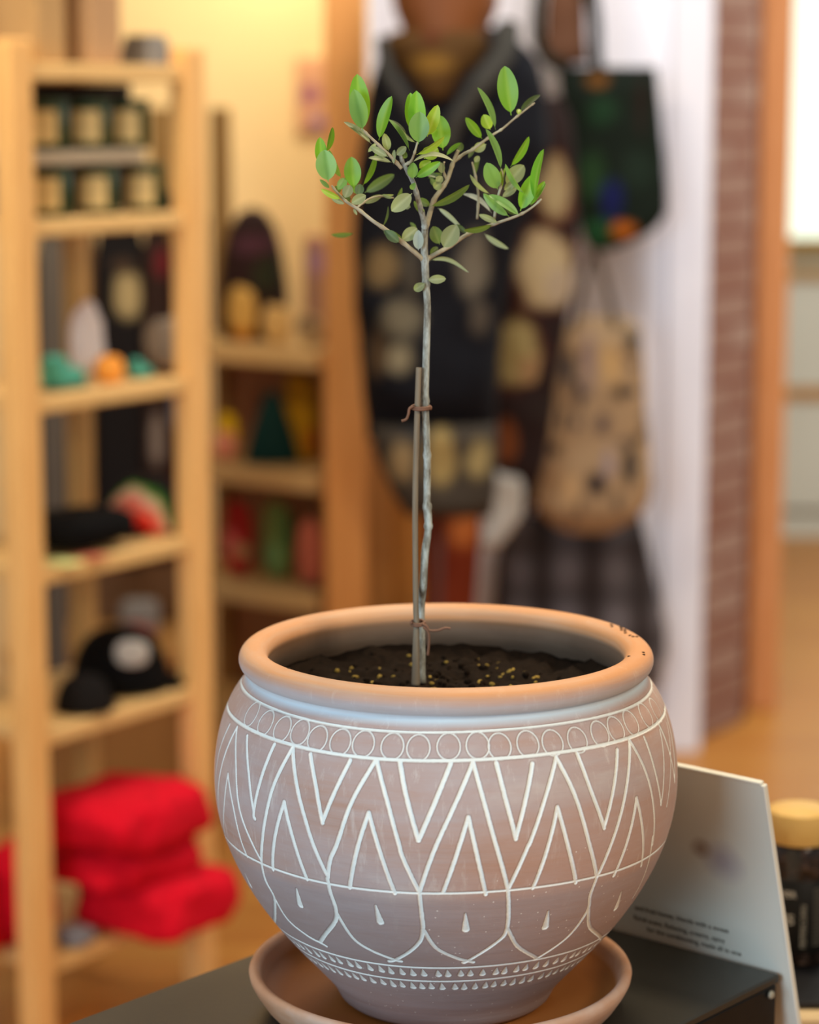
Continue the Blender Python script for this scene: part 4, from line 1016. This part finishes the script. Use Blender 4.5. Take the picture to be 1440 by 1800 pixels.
def leaf(b0, t0, wpx, c, y0=0.0, y1=None, bend=0.0, roll=None):
    if y1 is None: y1 = y0 + rl.uniform(-.008, .006)
    A, B = at(b0[0], b0[1], YP + y0), at(t0[0], t0[1], YP + y1)
    ax = B - A; L = ax.length; ax.normalize()
    view = (Vector((0, 0, CAM_H)) - (A + B) / 2).normalized()
    side = ax.cross(view); side.normalize(); nrm = side.cross(ax)
    vis = wpx * pxm * 1.10; Wd = max(vis, .30 * L); ang = math.acos(min(1, vis / Wd)) if roll is None else roll
    if rl.random() < .5: ang = -ang
    sd = side * math.cos(ang) + nrm * math.sin(ang); nn = sd.cross(ax)
    if nn.dot(view) < 0: nn = -nn
    n_, k_ = 16, 6; vs = []; base = len(LB.v)
    var = rl.random()
    for i in range(n_ + 1):
        t_ = i / n_
        if t_ < .07: w = .05
        else:
            s_ = (t_ - .07) / .93; w = .04 + .96 * max(0, math.sin(math.pi * s_ ** .95)) ** .60
            if i == n_: w = .02
        bow = bend * L * math.sin(math.pi * t_)
        cc_ = A + ax * (L * t_) + Vector((0, 0, bow)) + nn * (.05 * L * math.sin(math.pi * t_))
        for k in range(k_ + 1):
            u = -1 + 2 * k / k_
            vs.append(cc_ + sd * (u * w * Wd / 2) + nn * (abs(u) ** 1.3 * w * Wd * .13 - .0000))
            LB_mid.append(max(0, 1 - abs(u) * 4.5)); LB_var.append(var)
    fs = [(i * (k_ + 1) + k, i * (k_ + 1) + k + 1, (i + 1) * (k_ + 1) + k + 1, (i + 1) * (k_ + 1) + k) for i in range(n_) for k in range(k_)]
    # make the face normal look along nn
    p0, p1, p2 = vs[fs[20][0]], vs[fs[20][1]], vs[fs[20][3]]
    if (p1 - p0).cross(p2 - p0).dot(nn) < 0: fs = [f[::-1] for f in fs]
    LB.add(vs, fs, c)
Z = {'a': (550, 120, 9), 'b': (660, 140, 9), 'c': (550, 260, 9), 'd': (670, 280, 9), 'e': (790, 100, 7.5), 'f': (790, 260, 7.5)}
LV = '''a 870 1330 1010 1180 60 2 -.016 0
c 640 960 700 1060 40 2 -.008 0
b 450 1250 470 1130 90 3 -.012 0
b 500 900 250 640 55 3 .0 0
b 770 1180 860 1060 100 4 -.010 0
b 880 860 980 780 150 0 -.004 0
b 830 1560 1060 1500 70 3 .03 .06
d 660 860 520 660 80 3 .02 0
d 250 620 330 450 50 3 .02 0
d 880 430 780 300 80 3 .04 0
d 560 1100 460 1000 60 3 .03 0
d 180 620 20 560 50 2 .01 0
e 250 1340 330 1180 60 3 .05 0
e 130 1260 160 1130 80 3 .04 0
e 1110 1800 1260 1640 60 0 .004 0
f 1020 760 1000 560 70 0 .008 0
f 240 1130 90 1010 60 3 .03 0
f 330 380 400 120 60 3 .06 0
f 880 880 740 800 60 3 .018 0
c 590 860 480 720 100 3 -.004 0
c 440 700 350 600 70 3 -.006 0
c 700 740 620 520 100 0 .0 0
a 780 1000 700 90 290 0 -.020 0
a 795 985 650 330 250 1 -.030 0
a 1045 1140 1250 440 165 0 -.024 0
a 930 1200 490 850 85 2 -.026 0
a 1200 1310 1130 1030 120 2 -.014 0
a 1190 1400 910 1240 100 2 -.022 0
a 1250 1490 880 1420 70 2 -.018 0
a 245 1800 180 1290 290 1 -.022 0
a 150 1560 110 1090 170 0 -.012 0
a 220 1330 310 930 85 0 -.010 0
a 450 1740 260 1290 100 1 -.010 0
a 650 1900 610 1400 240 0 -.008 0
a 790 1860 1000 1330 85 0 -.004 0
b 540 1120 200 620 65 1 -.024 0
b 640 1000 330 700 55 2 -.010 0
b 660 900 650 175 250 0 -.008 0
b 590 830 555 205 190 0 -.004 0
b 680 1020 700 505 285 1 -.032 0
b 820 900 990 400 185 4 -.020 0
b 1070 1120 1010 560 270 0 .004 0
b 650 1190 1095 900 85 4 -.028 0
b 770 1250 990 1085 190 4 -.012 0
b 560 1315 1240 1290 65 2 -.026 .10
b 580 1570 600 1310 150 1 -.016 0
b 640 1550 1030 1300 140 0 -.018 0
b 690 1400 880 1290 130 4 -.010 0
b 330 1200 485 1060 110 2 -.018 0
b 290 1340 300 1110 60 2 -.020 0
b 1120 1200 1350 1000 70 0 .018 0
b 560 1740 630 1630 80 1 -.016 0
b 1050 1490 1040 1310 100 2 .012 0
b 960 1640 1060 1530 110 2 .016 0
c 270 640 110 500 60 1 -.020 0
c 450 810 130 650 85 4 -.018 0
c 510 890 300 800 70 2 -.014 0
c 390 670 520 480 130 1 -.014 0
c 500 800 590 590 150 2 -.018 0
c 720 770 750 570 130 3 -.014 0
c 600 880 840 750 140 2 -.020 0
c 820 710 1290 420 160 3 .05 0
c 810 880 1090 750 90 2 .012 0
c 1140 1300 1360 1490 140 3 -.008 0
c 650 1350 290 1370 75 3 .085 0
c 1110 1240 1190 920 34 3 .004 0
c 1080 745 1280 740 40 2 .014 0
d 490 540 165 820 215 2 -.020 0
d 770 750 1400 400 110 3 .004 0
d 560 620 770 730 110 3 .014 0
d 960 360 840 460 130 2 .014 0
d 320 1290 570 1090 180 2 -.004 0
d 590 1440 590 1120 150 5 -.002 0
d 20 1120 340 1300 130 3 -.008 0
d 980 1410 1200 1040 250 2 -.004 0
d 930 1350 820 1060 190 3 .016 0
d 770 1500 900 1390 90 3 .016 0
d 780 1600 1390 1790 62 5 .04 .24
d 900 770 1300 1110 70 5 .05 .14
d 960 300 640 240 70 3 .03 .04
d 470 760 400 740 90 2 0 0
d 640 850 680 790 60 2 0 0
e 815 770 730 120 245 0 .024 0
e 610 960 370 400 80 1 .024 0
e 540 960 450 760 140 4 .032 0
e 430 1080 215 800 110 0 .03 0
e 685 1490 480 950 82 1 .004 0
e 490 1150 320 1230 120 2 .030 0
e 805 1450 1050 1050 90 0 .012 0
e 640 1750 490 1395 195 1 .008 0
e 740 1690 985 1430 190 2 .020 0
e 990 1810 740 1410 62 1 .000 0
e 330 1390 395 1310 70 2 .03 0
e 930 720 1200 500 70 3 .045 0
e 905 760 925 690 60 4 .03 0
f 935 830 1130 340 190 0 .006 0
f 1120 700 1245 15 105 0 .000 0
f 1080 760 1270 470 75 0 .004 0
f 930 895 520 620 100 1 .004 0
f 790 905 450 600 105 1 .008 0
f 535 610 275 350 52 2 .020 0
f 690 650 885 525 85 2 .014 0
f 720 560 870 450 90 2 .020 0
f 560 860 180 610 62 5 .05 .06
f 640 985 390 880 75 2 .012 0
f 580 1010 190 1085 72 3 .014 0
f 1060 760 1110 590 34 1 .004 0
f 460 1130 780 1330 70 5 .09 .03
f 700 480 680 300 40 4 .010 0
f 700 520 740 260 40 4 .010 0'''
for ln in LV.splitlines():
    k, *v = ln.split(); v = [float(x) for x in v]; ox, oy, sc = Z[k]
    leaf((ox + v[0] / sc, oy + v[1] / sc), (ox + v[2] / sc, oy + v[3] / sc), v[4] / sc, int(v[5]), v[6], None, v[7])
leaf((748, 498), (728, 510), 14, 2, -.002); leaf((752, 492), (784, 490), 14, 2, .0)
fo = build('foliage', LB, LM, tree)
fo['label'] = 'small oval green olive leaves'
for nme, dat in (('mid', LB_mid), ('vary', LB_var)):
    fo.data.attributes.new(nme, 'FLOAT', 'POINT').data.foreach_set('value', np.array(dat, dtype=np.float32))

# ------------------------------------------------------------------ leaning sign
nb = -vd                                            # away from the camera, across the table edge
def solve(px, py, P0):
    best = None
    for h in np.arange(-.12, .30, .002):
        for k in np.arange(-.12, .12, .002):
            p = P0 + Vector((0, 0, h)) + vd * k; q = proj(p); d_ = (q[0] - px) ** 2 + (q[1] - py) ** 2
            if best is None or d_ < best[0]: best = (d_, h, k)
    return best
P0 = Tp(wT + .005, -.006, ZT)
_, hT_, kT_ = solve(1341, 1379, P0)
leanv = (Vector((0, 0, hT_)) + vd * kT_); Ls = leanv.length; leanv.normalize()
sn = ud.cross(leanv); sn = sn if sn.y < 0 else -sn
RS = Matrix((ud, leanv, ud.cross(leanv))).transposed()
SWd, bot = .26, .12
cS = P0 + leanv * ((Ls - bot) / 2) - ud * (SWd / 2)
sg = thing('leaning_sign', P0 - leanv * bot - ud * SWd / 2, 'grey white printed board leaning between the pot and the jar', 'sign')
b = MB(); b.box(cS, (SWd / 2, (Ls + bot) / 2, .0016), RS, .0005, mi=0)
def onsign(px, py):
    d_ = (at(px, py, 1.9) - Vector((0, 0, CAM_H))).normalized(); o_ = Vector((0, 0, CAM_H))
    t_ = (P0 - o_).dot(sn) / d_.dot(sn); return o_ + d_ * t_
sgm = spots('sign_print', 'DEDED2', [(onsign(1270, 1512), (.022, .03, .022), 'B8B4BA'), (onsign(1232, 1490), (.010, .03, .012), 'A89888')], soft=.9, var=.02, rough=.5)
build('printed_panel', b, sgm, sg)
b = MB(); ee = P0 + ud * .0015; b.box(ee + leanv * ((Ls - bot) / 2), (.0016, (Ls + bot) / 2, .0026), RS, .0006)
tpE = P0 + leanv * (Ls + .001) - ud * SWd / 2; b.box(tpE, (SWd / 2, .0013, .0026), RS, .0005)
build('edge_strip', b, plain('DEDCD0', .5, .03), sg, label='pale edging strip of the board')
inkm = plain('5A5040', .8)
for txt, (px, py), ln in (('and fruit honey, blends with a sweet', (1284, 1639), 0), ('floral scent. Relaxing, creamy, spicy', (1277, 1656), 0), ('for the conditioning, made all in one', (1306, 1679), 0)):
    pr = onsign(px, py); size = .0064; wtxt = 0
    e1, e2, e3 = ud, leanv, sn
    M_ = Matrix((ud, leanv, sn)).transposed()
    textmesh(txt, size, M_, pr - ud * wtxt + sn * .0019, 'printed_text', inkm, sg)

# ------------------------------------------------------------------ lower wooden table with a black top, and the jar
jb = at(1400, 1684, 2.22); ZJ = jb.z
r = thing('wooden_table', (.62, 2.35, 0), 'lower pale wooden table with a black top, right of the black metal table', 'table')
fe = onz(1400, 1762, ZJ); 
b = MB(); b.box((.33 + .35, fe.y + .30, ZJ - .003), (.34, .30, .003), bev=.001); build('black_top', b, plain('17171A', .4, .2, 30, .4), r, label='flat black top surface')
b = MB(); b.box((.33 + .35, fe.y + .295, ZJ - .026), (.345, .308, .019), bev=.005); build('wood_frame', b, wood('DCC49C', 'C6A878', 'x'), r, label='pale wood frame under the black top')
for sx_ in (.36, 1.0):
    for sy_ in (fe.y + .02, fe.y + .57):
        b = MB(); b.box((sx_, sy_, (ZJ - .046) / 2), (.02, .02, (ZJ - .046) / 2), bev=.003); build('leg', b, wood('D8B888', 'C09A64', 'z'), r)
jr = thing('spice_jar', (jb.x, jb.y, ZJ), 'dark glass jar with a pale bamboo lid, right of the leaning sign', 'jar')
Rj = .0280
b = MB(); b.lathe((jb.x, jb.y, ZJ), [(.001, .0006), (Rj * .92, .0006), (Rj, .004), (Rj, .108), (Rj * .96, .114), (Rj * .9, .118), (.001, .118)], 64)
t = NT('dark_contents'); nz = t.noise(120, detail=4); t.bump(nz, .002, .5); build('glass_body', b, t.fin(t.ramp(nz, [(.35, '0E0A08'), (.55, '2C1E18'), (.72, '5A463C')]), .15, .6), jr)
b = MB(); b.lathe((jb.x, jb.y, ZJ + .1182), [(.001, 0), (Rj * 1.03, 0), (Rj * 1.06, .001), (Rj * 1.06, .0285), (Rj * 1.03, .0300), (.001, .0303)], 64); build('lid', b, wood('E4BE74', 'D4A458', 'x', .45), jr, label='pale bamboo lid')
b = MB(); b.lathe((jb.x, jb.y, ZJ + .014), [(Rj + .0001, 0), (Rj + .0005, .0004), (Rj + .0005, .0706), (Rj + .0001, .071)], 64); build('label_band', b, plain('12110F', .6, .1, 40), jr, label='black label band')
b = MB(); n_ = 0
def onjar(th_, z_, rr_=.0008): return Vector((jb.x + (Rj + rr_) * math.sin(th_), jb.y - (Rj + rr_) * math.cos(th_), ZJ + z_))
def wraptext(txt, size, th0, z0, name, mat, vertical=False):
    cu = bpy.data.curves.new('t', 'FONT'); cu.body = txt; cu.size = size; cu.extrude = .0001; cu.resolution_u = 3
    to = bpy.data.objects.new('t', cu); COL.objects.link(to); bpy.context.view_layer.update()
    me_ = bpy.data.meshes.new_from_object(to.evaluated_get(bpy.context.evaluated_depsgraph_get())); bpy.data.objects.remove(to)
    b = MB(); vs = []
    for v in me_.vertices:
        x, y = (v.co.x, v.co.y) if not vertical else (-v.co.y, v.co.x)
        vs.append(onjar(th0 + x / Rj, z0 + y, .0009 + v.co.z))
    b.add(vs, [tuple(p.vertices) for p in me_.polygons], 0, False); build(name, b, mat, jr)
wt = plain('DAD4C4', .6, .03)
wraptext('HER', .0085, -.78, .069, 'label_text', wt); wraptext('SS', .013, -.70, .043, 'label_text', wt); wraptext('S', .009, -.55, .018, 'label_text', wt)
wraptext('PEPPERCORN', .0070, .12, .020, 'label_text', plain('A8A294', .6), True)
b = MB()
for k in range(16):
    z_ = .022 + k * .0036; n1_ = 10
    for (ta, tb) in ((.36, 1.0 - .1 * ((k * 7) % 3)),):
        A_ = [onjar(ta + (tb - ta) * i / n1_, z_, .0009) for i in range(n1_ + 1)]; B_ = [onjar(ta + (tb - ta) * i / n1_, z_ + .0015, .0009) for i in range(n1_ + 1)]
        b.add(A_ + B_, [(i, i + 1, n1_ + 2 + i, n1_ + 1 + i) for i in range(n1_)], 0, False)
build('small_print', b, plain('5E5A52', .6), jr, kind='stuff', label='tiny grey lines of print')
